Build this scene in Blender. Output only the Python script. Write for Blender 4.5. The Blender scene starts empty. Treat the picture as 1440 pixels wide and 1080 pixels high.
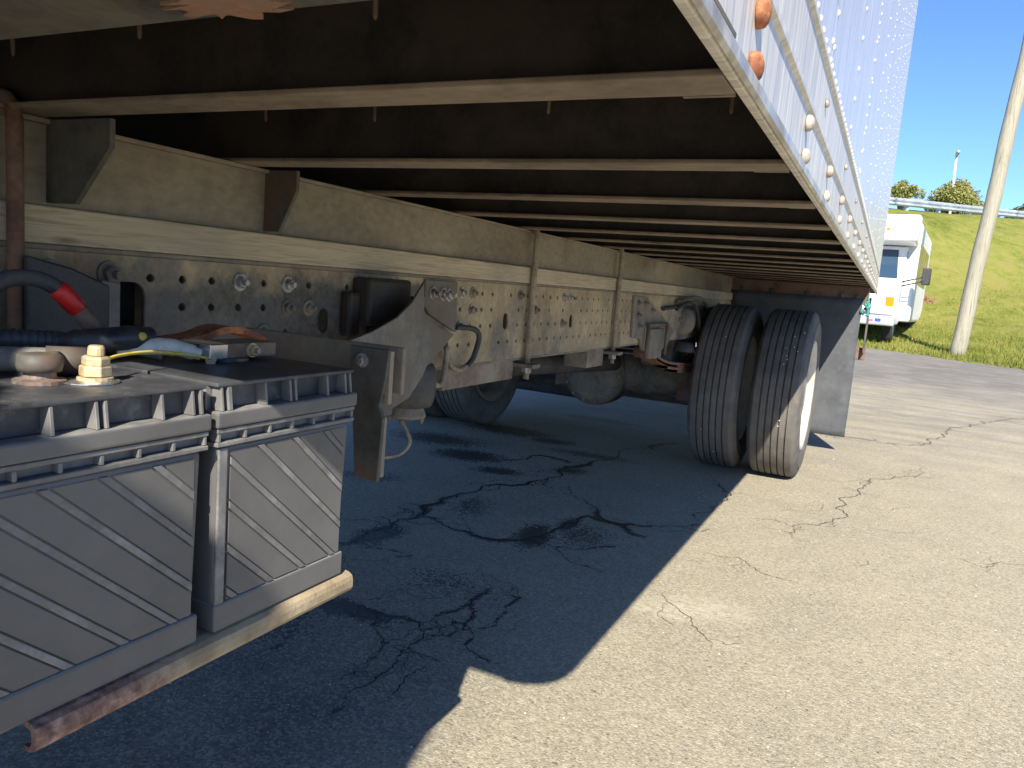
import bpy, bmesh, math, random
import numpy as np
from mathutils import Vector, Matrix, noise as mnoise

random.seed(7)
rng = np.random.default_rng(7)
S = bpy.context.scene
COL = S.collection

# ------------------------------------------------------------------ camera
R = np.array([[0.8932297, -0.1299609, 0.4304078],
              [0.44240462, 0.08347257, -0.89292244],
              [0.08011776, 0.98799924, 0.13205548]])
cam = bpy.data.cameras.new('camera')
cam.sensor_width = 36.0
cam.lens = 36.0 * 1069.72 / 1440.0
cam.clip_start = 0.02
cam.clip_end = 3000
camo = bpy.data.objects.new('camera', cam)
COL.objects.link(camo)
M4 = Matrix.Identity(4)
for i in range(3):
    for j in range(3):
        M4[i][j] = R[i][j]
M4[2][3] = 1.0
camo.matrix_world = M4
S.camera = camo

# ------------------------------------------------------------------ light
SUN = Vector((0.43, -1.28, 1.0)).normalized()      # towards the sun
elev = math.asin(SUN.z)
azim = math.atan2(SUN.x, SUN.y)
W = bpy.data.worlds.new('World')
S.world = W
W.use_nodes = True
wn = W.node_tree.nodes
sky = wn.new('ShaderNodeTexSky')
sky.sky_type = 'NISHITA'
sky.sun_disc = False
sky.sun_elevation = elev
sky.sun_rotation = azim
sky.altitude = 1500
sky.air_density = 1.0
sky.dust_density = 0.05
sky.ozone_density = 1.8
tint = wn.new('ShaderNodeMix')
tint.data_type = 'RGBA'
tint.blend_type = 'MULTIPLY'
tint.inputs[0].default_value = 1.0
tint.inputs[7].default_value = (0.50, 0.66, 0.93, 1)
W.node_tree.links.new(sky.outputs[0], tint.inputs[6])
W.node_tree.links.new(tint.outputs[2], wn['Background'].inputs[0])
wn['Background'].inputs[1].default_value = 0.08
sl = bpy.data.lights.new('sun', 'SUN')
sl.energy = 3.3
sl.angle = math.radians(0.53)
sl.color = (1.0, 0.93, 0.82)
so = bpy.data.objects.new('sun', sl)
so.rotation_euler = SUN.to_track_quat('Z', 'Y').to_euler()
so.location = (4, -10, 12)
COL.objects.link(so)
vs = S.view_settings
vs.view_transform = 'Standard'
vs.look = 'None'
vs.gamma = 1.0
vs.use_curve_mapping = False
vs.exposure = 1.64
S.cycles.max_bounces = 10
S.cycles.diffuse_bounces = 6
S.cycles.use_denoising = True

# ------------------------------------------------------------------ materials
def lin(r, g, b):
    f = lambda c: (c/255/12.92 if c/255 <= .04045 else ((c/255+.055)/1.055)**2.4)
    return (f(r), f(g), f(b), 1)

class NT:
    def __init__(self, name):
        self.m = bpy.data.materials.new(name)
        self.m.use_nodes = True
        self.n = self.m.node_tree.nodes
        self.l = self.m.node_tree.links
        self.b = self.n['Principled BSDF']
        self.tc = self.n.new('ShaderNodeTexCoord')
        self.geo = self.n.new('ShaderNodeNewGeometry')
        self.pos = self.geo.outputs['Position']
    def put(self, sock, v):
        if isinstance(v, bpy.types.NodeSocket):
            self.l.new(v, sock)
        elif v is not None:
            sock.default_value = v
    def mapping(self, vec, scale=(1, 1, 1), rot=(0, 0, 0), loc=(0, 0, 0)):
        k = self.n.new('ShaderNodeMapping')
        k.inputs['Scale'].default_value = scale
        k.inputs['Rotation'].default_value = rot
        k.inputs['Location'].default_value = loc
        self.l.new(vec, k.inputs['Vector'])
        return k.outputs[0]
    def noise(self, scale, detail=4, rough=.55, vec=None, dist=0):
        k = self.n.new('ShaderNodeTexNoise')
        k.inputs['Scale'].default_value = scale
        k.inputs['Detail'].default_value = detail
        k.inputs['Roughness'].default_value = rough
        k.inputs['Distortion'].default_value = dist
        self.l.new(vec if vec is not None else self.pos, k.inputs['Vector'])
        return k.outputs['Fac']
    def voro(self, scale, feature='F1', vec=None, out='Distance', rand=1):
        k = self.n.new('ShaderNodeTexVoronoi')
        k.feature = feature
        k.inputs['Scale'].default_value = scale
        k.inputs['Randomness'].default_value = rand
        self.l.new(vec if vec is not None else self.pos, k.inputs['Vector'])
        return k.outputs[out]
    def ramp(self, fac, stops, interp='LINEAR'):
        k = self.n.new('ShaderNodeValToRGB')
        k.color_ramp.interpolation = interp
        e = k.color_ramp.elements
        while len(e) < len(stops):
            e.new(0.5)
        for i, (p, c) in enumerate(stops):
            e[i].position = p
            e[i].color = c if hasattr(c, '__len__') else (c, c, c, 1)
        self.l.new(fac, k.inputs[0])
        return k.outputs[0]
    def mix(self, fac, a, b, mode='MIX'):
        k = self.n.new('ShaderNodeMix')
        k.data_type = 'RGBA'
        k.blend_type = mode
        self.put(k.inputs[0], fac)
        self.put(k.inputs[6], a)
        self.put(k.inputs[7], b)
        return k.outputs[2]
    def math(self, op, a, b=None, clamp=False):
        k = self.n.new('ShaderNodeMath')
        k.operation = op
        k.use_clamp = clamp
        self.put(k.inputs[0], a)
        if b is not None:
            self.put(k.inputs[1], b)
        return k.outputs[0]
    def sep(self, v):
        k = self.n.new('ShaderNodeSeparateXYZ')
        self.l.new(v, k.inputs[0])
        return k.outputs
    def attr(self, name):
        k = self.n.new('ShaderNodeAttribute')
        k.attribute_name = name
        return k.outputs['Fac']
    def bump(self, h, strength=.4, dist=.002, nrm=None):
        k = self.n.new('ShaderNodeBump')
        k.inputs['Strength'].default_value = strength
        k.inputs['Distance'].default_value = dist
        self.l.new(h, k.inputs['Height'])
        if nrm is not None:
            self.l.new(nrm, k.inputs['Normal'])
        self.l.new(k.outputs[0], self.b.inputs['Normal'])
        return k.outputs[0]
    def set(self, **kw):
        names = dict(color='Base Color', rough='Roughness', metal='Metallic', spec='Specular IOR Level', trans='Transmission Weight', ior='IOR', coat='Coat Weight')
        for k, v in kw.items():
            self.put(self.b.inputs[names[k]], v)
        return self

def weathered(name, c1, c2, c3=None, scale=6, fine=60, rough=.7, metal=0.0, bump=.25, bd=.001, stretch=(1, 1, 1), patch=(.45, .62), spec=.5, rvar=.15):
    t = NT(name)
    v = t.mapping(t.pos, scale=stretch)
    n1 = t.noise(scale, 6, .62, v)
    n2 = t.noise(fine, 5, .6, v)
    f = t.math('ADD', t.math('MULTIPLY', n1, .65), t.math('MULTIPLY', n2, .35))
    col = t.ramp(f, [(.38, c1), (.6, c2)])
    if c3 is not None:
        n3 = t.noise(scale * .7, 7, .7, t.mapping(t.pos, scale=stretch, loc=(7.3, 2.1, 4.7)), .3)
        col = t.mix(t.ramp(n3, [(patch[0], 0.0), (patch[1], 1.0)]), col, c3)
    t.set(color=col, metal=metal, spec=spec)
    t.set(rough=t.ramp(n1, [(.3, rough - rvar), (.7, min(1, rough + rvar))]))
    if bump:
        t.bump(f, bump, bd)
    return t.m

def rgb(r, g, b):
    return (r, g, b, 1)

MAT = {}
MAT['frame'] = weathered('dusty_frame_steel', rgb(.11, .10, .085), rgb(.26, .22, .165), rgb(.34, .275, .185), 5, 70, .78, 0, .3, .0015, patch=(.48, .70))
MAT['frame_dark'] = weathered('grimy_dark_steel', rgb(.035, .035, .035), rgb(.10, .095, .085), rgb(.14, .12, .09), 8, 80, .65, .0, .3, .001)
MAT['sill'] = weathered('sill_grey_steel', rgb(.20, .178, .138), rgb(.36, .305, .225), rgb(.13, .095, .07), 3.5, 70, .75, 0, .4, .0015, stretch=(1, .55, 1), patch=(.47, .66))
MAT['bracket'] = weathered('grey_bracket_steel', rgb(.10, .10, .095), rgb(.22, .205, .18), rgb(.15, .12, .09), 7, 70, .7, 0, .35, .0015)
MAT['gusset'] = weathered('gusset_dark_steel', rgb(.05, .05, .043), rgb(.12, .11, .09), rgb(.14, .075, .045), 7, 60, .7, 0, .3, .001, patch=(.52, .66))
MAT['black'] = weathered('black_undercoat', rgb(.018, .016, .015), rgb(.045, .039, .035), rgb(.06, .046, .036), 9, 120, .55, 0, .4, .001, spec=.35)
MAT['flange'] = weathered('worn_flange', rgb(.13, .10, .072), rgb(.27, .215, .16), rgb(.07, .05, .04), 7, 60, .7, 0, .35, .001, stretch=(.6, 1, 1), patch=(.55, .72))
MAT['woodblock'] = weathered('dusty_brown_block', rgb(.12, .09, .07), rgb(.26, .20, .15), rgb(.30, .25, .19), 9, 70, .85, 0, .4, .0015)
MAT['rust'] = weathered('orange_rust', rgb(.20, .06, .022), rgb(.46, .18, .075), rgb(.16, .06, .03), 40, 160, .85, 0, .6, .0012)
MAT['rust_dull'] = weathered('dull_rust', rgb(.16, .075, .045), rgb(.38, .19, .12), rgb(.22, .14, .10), 20, 120, .85, 0, .5, .0012)
MAT['rust_brown'] = weathered('brown_rust', rgb(.085, .045, .03), rgb(.22, .115, .07), rgb(.17, .13, .10), 14, 120, .8, 0, .5, .0015)
MAT['boltsteel'] = weathered('zinc_bolt', rgb(.30, .28, .25), rgb(.52, .50, .46), rgb(.16, .12, .09), 60, 200, .5, .4, .2, .0005)
MAT['paintbolt'] = weathered('painted_bolt', rgb(.26, .23, .20), rgb(.42, .38, .33), rgb(.30, .17, .10), 50, 160, .6, 0, .3, .0006, patch=(.56, .7))
MAT['hose'] = weathered('rubber_hose', rgb(.02, .02, .022), rgb(.055, .055, .06), None, 20, 150, .6, 0, .2, .0005)
MAT['hose_grey'] = weathered('dusty_hose', rgb(.08, .08, .075), rgb(.19, .18, .16), None, 20, 150, .7, 0, .2, .0005)
MAT['hose_brown'] = weathered('dusty_brown_line', rgb(.16, .13, .095), rgb(.33, .28, .21), None, 20, 150, .7, 0, .2, .0005)
MAT['navy'] = weathered('navy_plastic', rgb(.018, .019, .023), rgb(.05, .051, .056), None, 18, 150, .5, 0, .2, .0005)
MAT['red'] = weathered('red_rubber_boot', rgb(.42, .01, .012), rgb(.65, .025, .022), None, 30, 150, .45, 0, .15, .0005)
MAT['brass'] = weathered('brass', rgb(.48, .36, .18), rgb(.62, .49, .28), rgb(.36, .30, .22), 60, 200, .5, .35, .2, .0004)
MAT['lead'] = weathered('lead_post', rgb(.15, .115, .095), rgb(.27, .22, .19), rgb(.22, .12, .07), 50, 200, .55, .3, .4, .0006)
MAT['yellow'] = weathered('yellow_wire', rgb(.55, .42, .06), rgb(.72, .58, .12), None, 40, 150, .5, 0, 0)
MAT['sheath'] = weathered('pale_sheath', rgb(.55, .54, .50), rgb(.72, .70, .65), rgb(.45, .43, .38), 30, 150, .7, 0, .3, .0006)
MAT['glass'] = NT('dark_glass').set(color=rgb(.02, .025, .03), rough=.04, spec=.8).m
MAT['rubber'] = None
MAT['white'] = weathered('white_paint', rgb(.76, .76, .75), rgb(.82, .82, .81), None, 3, 40, .35, 0, 0, spec=.5, rvar=.05)
MAT['rimwhite'] = weathered('white_wheel_paint', rgb(.42, .39, .32), rgb(.58, .55, .46), rgb(.30, .24, .17), 9, 60, .5, 0, .2, .0008, patch=(.58, .75))
MAT['chrome'] = weathered('bright_metal', rgb(.55, .55, .55), rgb(.7, .7, .7), None, 20, 100, .25, .9, 0)
MAT['galv'] = weathered('galvanised_steel', rgb(.42, .45, .47), rgb(.58, .61, .63), None, 3, 50, .45, .5, .1, .001)
MAT['orange_lens'] = NT('amber_lens').set(color=rgb(.85, .25, .01), rough=.2).m
MAT['clear_lens'] = NT('clear_lens').set(color=rgb(.55, .57, .56), rough=.12, spec=.7).m
MAT['plate_white'] = NT('plate_white').set(color=rgb(.72, .72, .74), rough=.4).m
MAT['plate_blue'] = NT('plate_blue').set(color=rgb(.05, .08, .35), rough=.4).m
MAT['axle'] = weathered('grimy_axle', rgb(.05, .045, .038), rgb(.15, .125, .095), rgb(.20, .165, .12), 8, 60, .8, 0, .5, .003)
MAT['canister'] = weathered('dusty_black_canister', rgb(.035, .035, .035), rgb(.075, .072, .068), rgb(.10, .09, .075), 12, 90, .65, 0, .2, .001)
MAT['teal'] = weathered('teal_cloth', rgb(.03, .15, .14), rgb(.09, .28, .25), None, 40, 150, .8, 0, .3, .001)
MAT['greyplastic'] = weathered('grey_plastic', rgb(.10, .10, .10), rgb(.17, .17, .17), None, 10, 90, .55, 0, .1, .001)

def m_wood():
    t = NT('dusty_wood')
    v = t.mapping(t.pos, scale=(6, 1.2, 26))
    n = t.noise(5, 8, .65, v, 1.2)
    g = t.noise(3.5, 3, .5)
    col = t.ramp(n, [(.30, rgb(.29, .24, .165)), (.5, rgb(.50, .41, .285)), (.72, rgb(.60, .50, .34))])
    col = t.mix(t.ramp(g, [(.4, 0.0), (.65, 1.0)]), col, t.mix(.5, col, rgb(.27, .25, .21)))
    # scattered knots
    k = t.voro(3.2, 'F1', t.mapping(t.pos, scale=(1, 1, 4)))
    col = t.mix(t.ramp(k, [(.0, .8), (.09, 0.0)]), col, rgb(.09, .07, .05))
    t.set(color=col, rough=.85)
    t.bump(n, .5, .002)
    return t.m
MAT['wood'] = m_wood()
def m_rail():
    t = NT('dusty_frame_rail')
    n1 = t.noise(5, 6, .62); n2 = t.noise(75, 5, .6)
    f = t.math('ADD', t.math('MULTIPLY', n1, .6), t.math('MULTIPLY', n2, .4))
    col = t.ramp(f, [(.36, rgb(.27, .21, .13)), (.62, rgb(.50, .39, .235))])
    xyz = t.sep(t.pos)
    # oily grime below the dust line towards the front of the rail
    wob = t.noise(6, 6, .7)
    gy = t.math('MULTIPLY', t.math('SUBTRACT', 1.78, xyz[1]), 2.2)
    gz = t.math('MULTIPLY', t.math('SUBTRACT', .995, xyz[2]), 14.0)
    gm = t.math('ADD', t.math('MINIMUM', gy, gz), t.math('MULTIPLY', t.math('SUBTRACT', wob, .55), 3.2))
    grime = t.ramp(n2, [(.35, rgb(.05, .05, .05)), (.65, rgb(.125, .12, .108))])
    col = t.mix(t.math('MULTIPLY', t.ramp(gm, [(.0, 0.0), (.55, 1.0)]), .9), col, grime)
    ru = t.ramp(t.noise(4.6, 8, .75, t.mapping(t.pos, scale=(1, 1, .5), loc=(1, 5, 2))), [(.53, 0.0), (.66, .7)])
    col = t.mix(ru, col, rgb(.17, .105, .065))
    pt = t.ramp(t.noise(3.1, 7, .7, t.mapping(t.pos, loc=(3, 8, 1))), [(.50, 0.0), (.64, .75)])
    col = t.mix(pt, col, rgb(.115, .115, .115))
    t.set(color=col, rough=.78)
    t.bump(f, .35, .0015)
    return t.m
MAT['rail'] = m_rail()

def m_rubber(name, c1, c2, dirt):
    t = NT(name)
    n = t.noise(7, 6, .6)
    f = t.noise(140, 3, .6)
    col = t.ramp(n, [(.35, c1), (.65, c2)])
    col = t.mix(t.ramp(t.noise(18, 6, .7), [(.5, 0.0), (.75, .6)]), col, dirt)
    t.set(color=col, rough=.82, spec=.3)
    t.bump(f, .25, .0012)
    return t.m
MAT['tyre'] = m_rubber('tyre_rubber', rgb(.095, .088, .08), rgb(.15, .138, .122), rgb(.22, .195, .16))
MAT['flap'] = m_rubber('mud_flap_rubber', rgb(.065, .07, .075), rgb(.095, .10, .105), rgb(.125, .13, .13))
MAT['bustyre'] = m_rubber('bus_tyre_rubber', rgb(.02, .02, .02), rgb(.035, .035, .035), rgb(.06, .06, .055))

def m_battery():
    t = NT('battery_case_plastic')
    n = t.noise(9, 6, .6)
    f = t.noise(240, 3, .6)
    col = t.ramp(n, [(.35, rgb(.090, .088, .084)), (.68, rgb(.124, .121, .115))])
    sc = t.noise(35, 7, .75, t.mapping(t.pos, scale=(1, 1, .5)))
    col = t.mix(t.ramp(sc, [(.68, 0.0), (.8, .2)]), col, rgb(.30, .28, .25))
    wear = t.math('MULTIPLY', t.ramp(t.geo.outputs['Pointiness'], [(.57, 0.0), (.66, .4)]), t.ramp(t.noise(40, 4, .6), [(.35, .2), (.6, 1.0)]))
    col = t.mix(wear, col, rgb(.42, .40, .37))
    nz = t.sep(t.geo.outputs['Normal'])[2]
    dust = t.math('MULTIPLY', t.ramp(nz, [(.55, 0.0), (.95, .55)]), t.ramp(t.noise(26, 5, .6), [(.35, .2), (.65, 1.0)]))
    col = t.mix(dust, col, rgb(.46, .44, .40))
    t.set(color=col, rough=t.ramp(t.noise(60, 4, .6), [(.3, .40), (.7, .55)]), spec=.5)
    t.bump(f, .2, .0006)
    return t.m
MAT['battery'] = m_battery()
MAT['battery_worn'] = weathered('scuffed_battery_plastic', rgb(.10, .098, .094), rgb(.165, .16, .152), rgb(.26, .25, .23), 22, 140, .55, 0, .2, .0006, patch=(.52, .7))

def m_lid():
    t = NT('battery_lid_plastic')
    n = t.noise(14, 6, .65)
    col = t.ramp(n, [(.4, rgb(.035, .037, .042)), (.62, rgb(.075, .077, .082))])
    d = t.noise(30, 7, .75)
    col = t.mix(t.ramp(d, [(.55, 0.0), (.72, .7)]), col, rgb(.20, .19, .18))
    t.set(color=col, rough=.5, spec=.45)
    t.bump(t.noise(200, 3, .6), .2, .0006)
    return t.m
MAT['lid'] = m_lid()

def m_tray():
    t = NT('rusty_tray_paint')
    n = t.noise(16, 7, .7)
    rusty = t.ramp(t.noise(70, 6, .7), [(.32, rgb(.075, .04, .032)), (.5, rgb(.21, .115, .085)), (.66, rgb(.38, .24, .175))])
    paint = t.ramp(t.noise(30, 5, .6), [(.35, rgb(.24, .18, .105)), (.65, rgb(.38, .30, .185))])
    y = t.sep(t.pos)[1]
    m = t.math('ADD', t.math('MULTIPLY', t.math('SUBTRACT', y, .43), 5.0), t.math('MULTIPLY', n, 1.0))
    col = t.mix(t.ramp(m, [(.42, 0.0), (.62, 1.0)]), rusty, paint)
    t.set(color=col, rough=.8)
    t.bump(t.noise(110, 6, .7), .7, .0022)
    return t.m
MAT['tray'] = m_tray()

def m_alu(name, base1, base2, r1, r2, metal, streak):
    t = NT(name)
    v = t.mapping(t.pos, scale=(1, 26, 1.3))
    n = t.noise(4, 7, .7, v)
    w = t.noise(1.6, 3, .5)
    col = t.ramp(n, [(.35, base1), (.65, base2)])
    dirt = t.noise(9, 8, .7, t.mapping(t.pos, scale=(1, 14, .8), loc=(0, 3, 0)))
    col = t.mix(t.ramp(dirt, [(.52, 0.0), (.75, streak)]), col, rgb(.62, .59, .52))
    t.set(color=col, metal=t.ramp(dirt, [(.5, metal), (.78, metal * .55)]), rough=t.ramp(n, [(.3, r1), (.7, r2)]))
    b = t.bump(n, .08, .001)
    t.bump(w, .35, .006, b)
    return t.m
MAT['panel'] = m_alu('riveted_aluminium', rgb(.62, .60, .56), rgb(.86, .83, .77), .22, .45, .45, .8)
MAT['rail_alu'] = m_alu('extruded_aluminium', rgb(.40, .375, .325), rgb(.78, .74, .65), .34, .54, .15, .8)
MAT['lip'] = weathered('worn_aluminium_lip', rgb(.45, .43, .37), rgb(.68, .65, .57), rgb(.36, .31, .24), 18, 120, .45, .5, .2, .0008)

def m_asphalt():
    t = NT('old_asphalt')
    p = t.pos
    xyz = t.sep(p)
    big = t.noise(.55, 5, .6)
    mid = t.noise(3.2, 6, .65)
    grit = t.noise(150, 4, .75)
    st = t.voro(165, 'F1')
    stc = t.voro(165, 'F1', out='Color')
    stone = t.sep(stc)[0]
    base = t.ramp(big, [(.35, rgb(.31, .275, .19)), (.65, rgb(.40, .35, .24))])
    base = t.mix(t.ramp(mid, [(.40, .45), (.66, 0.0)]), base, rgb(.205, .185, .142))
    # worn aggregate: pale stones and dark pits
    agg = t.ramp(stone, [(.0, rgb(.18, .16, .12)), (.22, rgb(.30, .265, .185)), (.72, rgb(.41, .36, .25)), (.97, rgb(.54, .49, .38))])
    near = t.mix(.55, base, agg)
    pit = t.ramp(t.noise(62, 5, .8), [(.34, .85), (.42, 0.0)])
    near = t.mix(pit, near, rgb(.07, .063, .053))
    # greyer sealed asphalt towards the back of the lot
    far = t.ramp(t.noise(2.0, 6, .65, t.mapping(p, scale=(1, .35, 1))), [(.36, rgb(.125, .12, .112)), (.66, rgb(.215, .20, .172))])
    m = t.math('ADD', t.math('MULTIPLY', t.math('SUBTRACT', xyz[1], 9.5), .16), t.math('MULTIPLY', t.math('SUBTRACT', big, .5), 1.6))
    col = t.mix(t.ramp(m, [(.0, 0.0), (.5, .85)]), near, far)
    # long pale scuffs near the flap
    stk = t.noise(1.7, 7, .68, t.mapping(p, scale=(.8, 1.9, 1), rot=(0, 0, .25)))
    stm = t.ramp(t.math('MULTIPLY', t.math('SUBTRACT', xyz[1], 4.2), .28), [(0, 0.0), (1, 1.0)])
    col = t.mix(t.math('MULTIPLY', t.ramp(stk, [(.40, .6), (.58, 0.0)]), stm), col, rgb(.175, .16, .138))
    sc = t.noise(3.0, 6, .7, t.mapping(p, scale=(.6, 3.2, 1), rot=(0, 0, .35)))
    scm = t.math('MULTIPLY', t.ramp(sc, [(.52, 0.0), (.64, .7)]), t.ramp(t.math('MULTIPLY', t.math('SUBTRACT', xyz[1], 4.5), .3), [(0, 0.0), (1, 1.0)]))
    col = t.mix(scm, col, rgb(.36, .33, .27))
    # truck's shade painted into the asphalt colour, darkest at the near left
    shade_dark = t.attr('shade_dark')
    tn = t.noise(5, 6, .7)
    shade_mask = t.math('MULTIPLY', shade_dark, t.ramp(tn, [(.30, .55), (.6, 1.0)]), True)
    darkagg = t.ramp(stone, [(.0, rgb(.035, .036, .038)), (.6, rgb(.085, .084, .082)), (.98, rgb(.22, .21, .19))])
    col = t.mix(t.math('MULTIPLY', shade_mask, .9), col, darkagg)
    # stains along the cracks and drips
    stn = t.attr('stain')
    sm = t.math('SUBTRACT', t.math('MULTIPLY', stn, 1.35), t.math('MULTIPLY', t.math('ADD', t.math('MULTIPLY', t.noise(20, 10, .85, None, .4), .72), t.math('MULTIPLY', stone, .28)), 1.35))
    col = t.mix(t.ramp(sm, [(.0, 0.0), (.28, .85)]), col, rgb(.018, .016, .018))
    pale = t.math('MULTIPLY', t.attr('pale'), t.ramp(t.noise(22, 8, .8, t.mapping(p, scale=(1, 2.2, 1))), [(.44, .0), (.56, 1.0)]))
    col = t.mix(pale, col, rgb(.50, .455, .34))
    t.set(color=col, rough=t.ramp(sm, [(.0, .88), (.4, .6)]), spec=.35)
    h = t.math('ADD', t.math('MULTIPLY', t.ramp(st, [(.0, 1.0), (.6, 0.0)]), .8), t.math('MULTIPLY', grit, .6))
    h = t.math('SUBTRACT', h, t.math('MULTIPLY', pit, .8))
    b = t.bump(mid, .35, .02)
    t.bump(h, .42, .0035, b)
    return t.m
MAT['asphalt'] = m_asphalt()
MAT['crack'] = weathered('crack_filler', rgb(.010, .010, .010), rgb(.03, .029, .027), None, 20, 90, .8, 0, .5, .003)
MAT['crack_dry'] = weathered('dry_crack', rgb(.035, .032, .026), rgb(.09, .08, .06), None, 20, 90, .9, 0, .5, .003)

def m_grass():
    t = NT('grass_turf')
    big = t.noise(.5, 6, .65)
    mid = t.noise(2.6, 6, .7)
    fine = t.noise(13, 7, .8)
    f = t.math('ADD', t.math('MULTIPLY', big, .34), t.math('ADD', t.math('MULTIPLY', mid, .33), t.math('MULTIPLY', fine, .33)))
    col = t.ramp(f, [(.38, rgb(.075, .095, .016)), (.46, rgb(.165, .185, .032)), (.53, rgb(.235, .23, .055)), (.62, rgb(.275, .205, .085))])
    t.set(color=col, rough=.95, spec=.15)
    t.bump(fine, .9, .05)
    return t.m
MAT['grass'] = m_grass()
def m_blade():
    t = NT('grass_blades')
    n = t.noise(1.3, 5, .65)
    f = t.noise(30, 2, .6)
    col = t.ramp(n, [(.36, rgb(.09, .125, .018)), (.52, rgb(.175, .19, .034)), (.66, rgb(.27, .235, .07))])
    col = t.mix(t.ramp(f, [(.35, .0), (.7, .5)]), col, rgb(.21, .21, .045))
    t.set(color=col, rough=.8, spec=.2)
    return t.m
MAT['blade'] = m_blade()
def m_leaf(name, a, b, c):
    t = NT(name)
    n = t.noise(.9, 4, .6)
    f = t.noise(9, 3, .6)
    col = t.mix(t.ramp(f, [(.35, 0.0), (.7, .7)]), t.ramp(n, [(.35, a), (.65, b)]), c)
    t.set(color=col, rough=.75, spec=.2)
    return t.m
MAT['leaf_olive'] = m_leaf('olive_leaves', rgb(.15, .185, .045), rgb(.24, .255, .075), rgb(.29, .25, .09))
MAT['leaf_green'] = m_leaf('green_leaves', rgb(.05, .085, .022), rgb(.10, .135, .035), rgb(.15, .14, .05))
MAT['bark'] = weathered('bark', rgb(.05, .04, .03), rgb(.12, .10, .075), None, 8, 60, .9, 0, .6, .01)
def m_pole():
    t = NT('weathered_pole_wood')
    v = t.mapping(t.pos, scale=(14, 14, .7))
    n = t.noise(3.2, 8, .7, v, .6)
    b = t.noise(1.1, 4, .6)
    col = t.ramp(n, [(.33, rgb(.13, .12, .085)), (.46, rgb(.30, .275, .205)), (.7, rgb(.40, .37, .285))])
    col = t.mix(t.ramp(b, [(.45, 0.0), (.7, .5)]), col, rgb(.27, .265, .18))
    t.set(color=col, rough=.85)
    t.bump(n, .8, .012)
    return t.m
MAT['pole'] = m_pole()

# ------------------------------------------------------------------ mesh helpers
class MB:
    """collects plain geometry in world coordinates"""
    def __init__(self):
        self.bm = bmesh.new()
    def faces(self, vs, fs, smooth=False):
        v = [self.bm.verts.new(p) for p in vs]
        for f in fs:
            try:
                k = self.bm.faces.new([v[i] for i in f])
                k.smooth = smooth
            except ValueError:
                pass
        return self
    def box(self, x0, x1, y0, y1, z0, z1):
        if x0 > x1: x0, x1 = x1, x0
        if y0 > y1: y0, y1 = y1, y0
        if z0 > z1: z0, z1 = z1, z0
        return self.faces([(x0, y0, z0), (x1, y0, z0), (x1, y1, z0), (x0, y1, z0), (x0, y0, z1), (x1, y0, z1), (x1, y1, z1), (x0, y1, z1)],
                          [(0, 3, 2, 1), (4, 5, 6, 7), (0, 1, 5, 4), (1, 2, 6, 5), (2, 3, 7, 6), (3, 0, 4, 7)])
    def extrude(self, pts, vec, smooth=False):
        """closed 3D polygon swept by vec"""
        n = len(pts)
        vec = Vector(vec)
        a = [Vector(p) for p in pts]
        b = [p + vec for p in a]
        f = [tuple(range(n))[::-1], tuple(range(n, 2 * n))]
        f += [(i, (i + 1) % n, n + (i + 1) % n, n + i) for i in range(n)]
        self.faces(a + b, f)
        if smooth:
            pass
        return self
    def tube(self, path, r, n=10, cap=True):
        P = [Vector(p) for p in path]
        rs = r if hasattr(r, '__len__') else [r] * len(P)
        T = []
        for i in range(len(P)):
            a = P[max(0, i - 1)]; b = P[min(len(P) - 1, i + 1)]
            T.append((b - a).normalized())
        up = Vector((0, 0, 1)) if abs(T[0].z) < .9 else Vector((1, 0, 0))
        u = T[0].cross(up).normalized()
        rings = []
        for i, p in enumerate(P):
            u = (u - T[i] * u.dot(T[i]))
            u = u.normalized() if u.length > 1e-6 else T[i].orthogonal().normalized()
            w = T[i].cross(u)
            rings.append([self.bm.verts.new(p + (u * math.cos(2 * math.pi * k / n) + w * math.sin(2 * math.pi * k / n)) * rs[i]) for k in range(n)])
        for a, b in zip(rings, rings[1:]):
            for k in range(n):
                f = self.bm.faces.new((a[k], a[(k + 1) % n], b[(k + 1) % n], b[k]))
                f.smooth = True
        if cap:
            self.bm.faces.new(rings[0][::-1])
            self.bm.faces.new(rings[-1])
        return self
    def lathe(self, prof, centre, axis, n=32, closed=False, smooth=True):
        """prof: (along, radius)"""
        ax = Vector(axis).normalized()
        u = ax.orthogonal().normalized()
        w = ax.cross(u)
        c = Vector(centre)
        rings = []
        for (d, r) in prof:
            rings.append([self.bm.verts.new(c + ax * d + (u * math.cos(2 * math.pi * k / n) + w * math.sin(2 * math.pi * k / n)) * max(r, 1e-5)) for k in range(n)])
        pr = list(zip(rings, rings[1:]))
        if closed:
            pr.append((rings[-1], rings[0]))
        for a, b in pr:
            for k in range(n):
                f = self.bm.faces.new((a[k], a[(k + 1) % n], b[(k + 1) % n], b[k]))
                f.smooth = smooth
        if not closed:
            self.bm.faces.new(rings[0][::-1])
            self.bm.faces.new(rings[-1])
        return self
    def hexbolt(self, centre, axis, r=.011, h=.009, washer=.016):
        ax = Vector(axis).normalized()
        c = Vector(centre)
        if washer:
            self.lathe([(0, washer), (.003, washer), (.003, r)], c, ax, 16, smooth=False)
        self.lathe([(.002, r), (.003 + h * .8, r), (.003 + h, r * .8)], c, ax, 6, smooth=False)
        self.lathe([(.003 + h, r * .5), (.003 + h * 1.9, r * .48)], c, ax, 10, smooth=False)
        return self

def finish(me):
    bm = bmesh.new()
    bm.from_mesh(me)
    bmesh.ops.recalc_face_normals(bm, faces=bm.faces)
    bm.to_mesh(me)
    bm.free()

def wloc(o):
    v = Vector(o.location)
    while o.parent:
        o = o.parent
        v += Vector(o.location)
    return v

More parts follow.
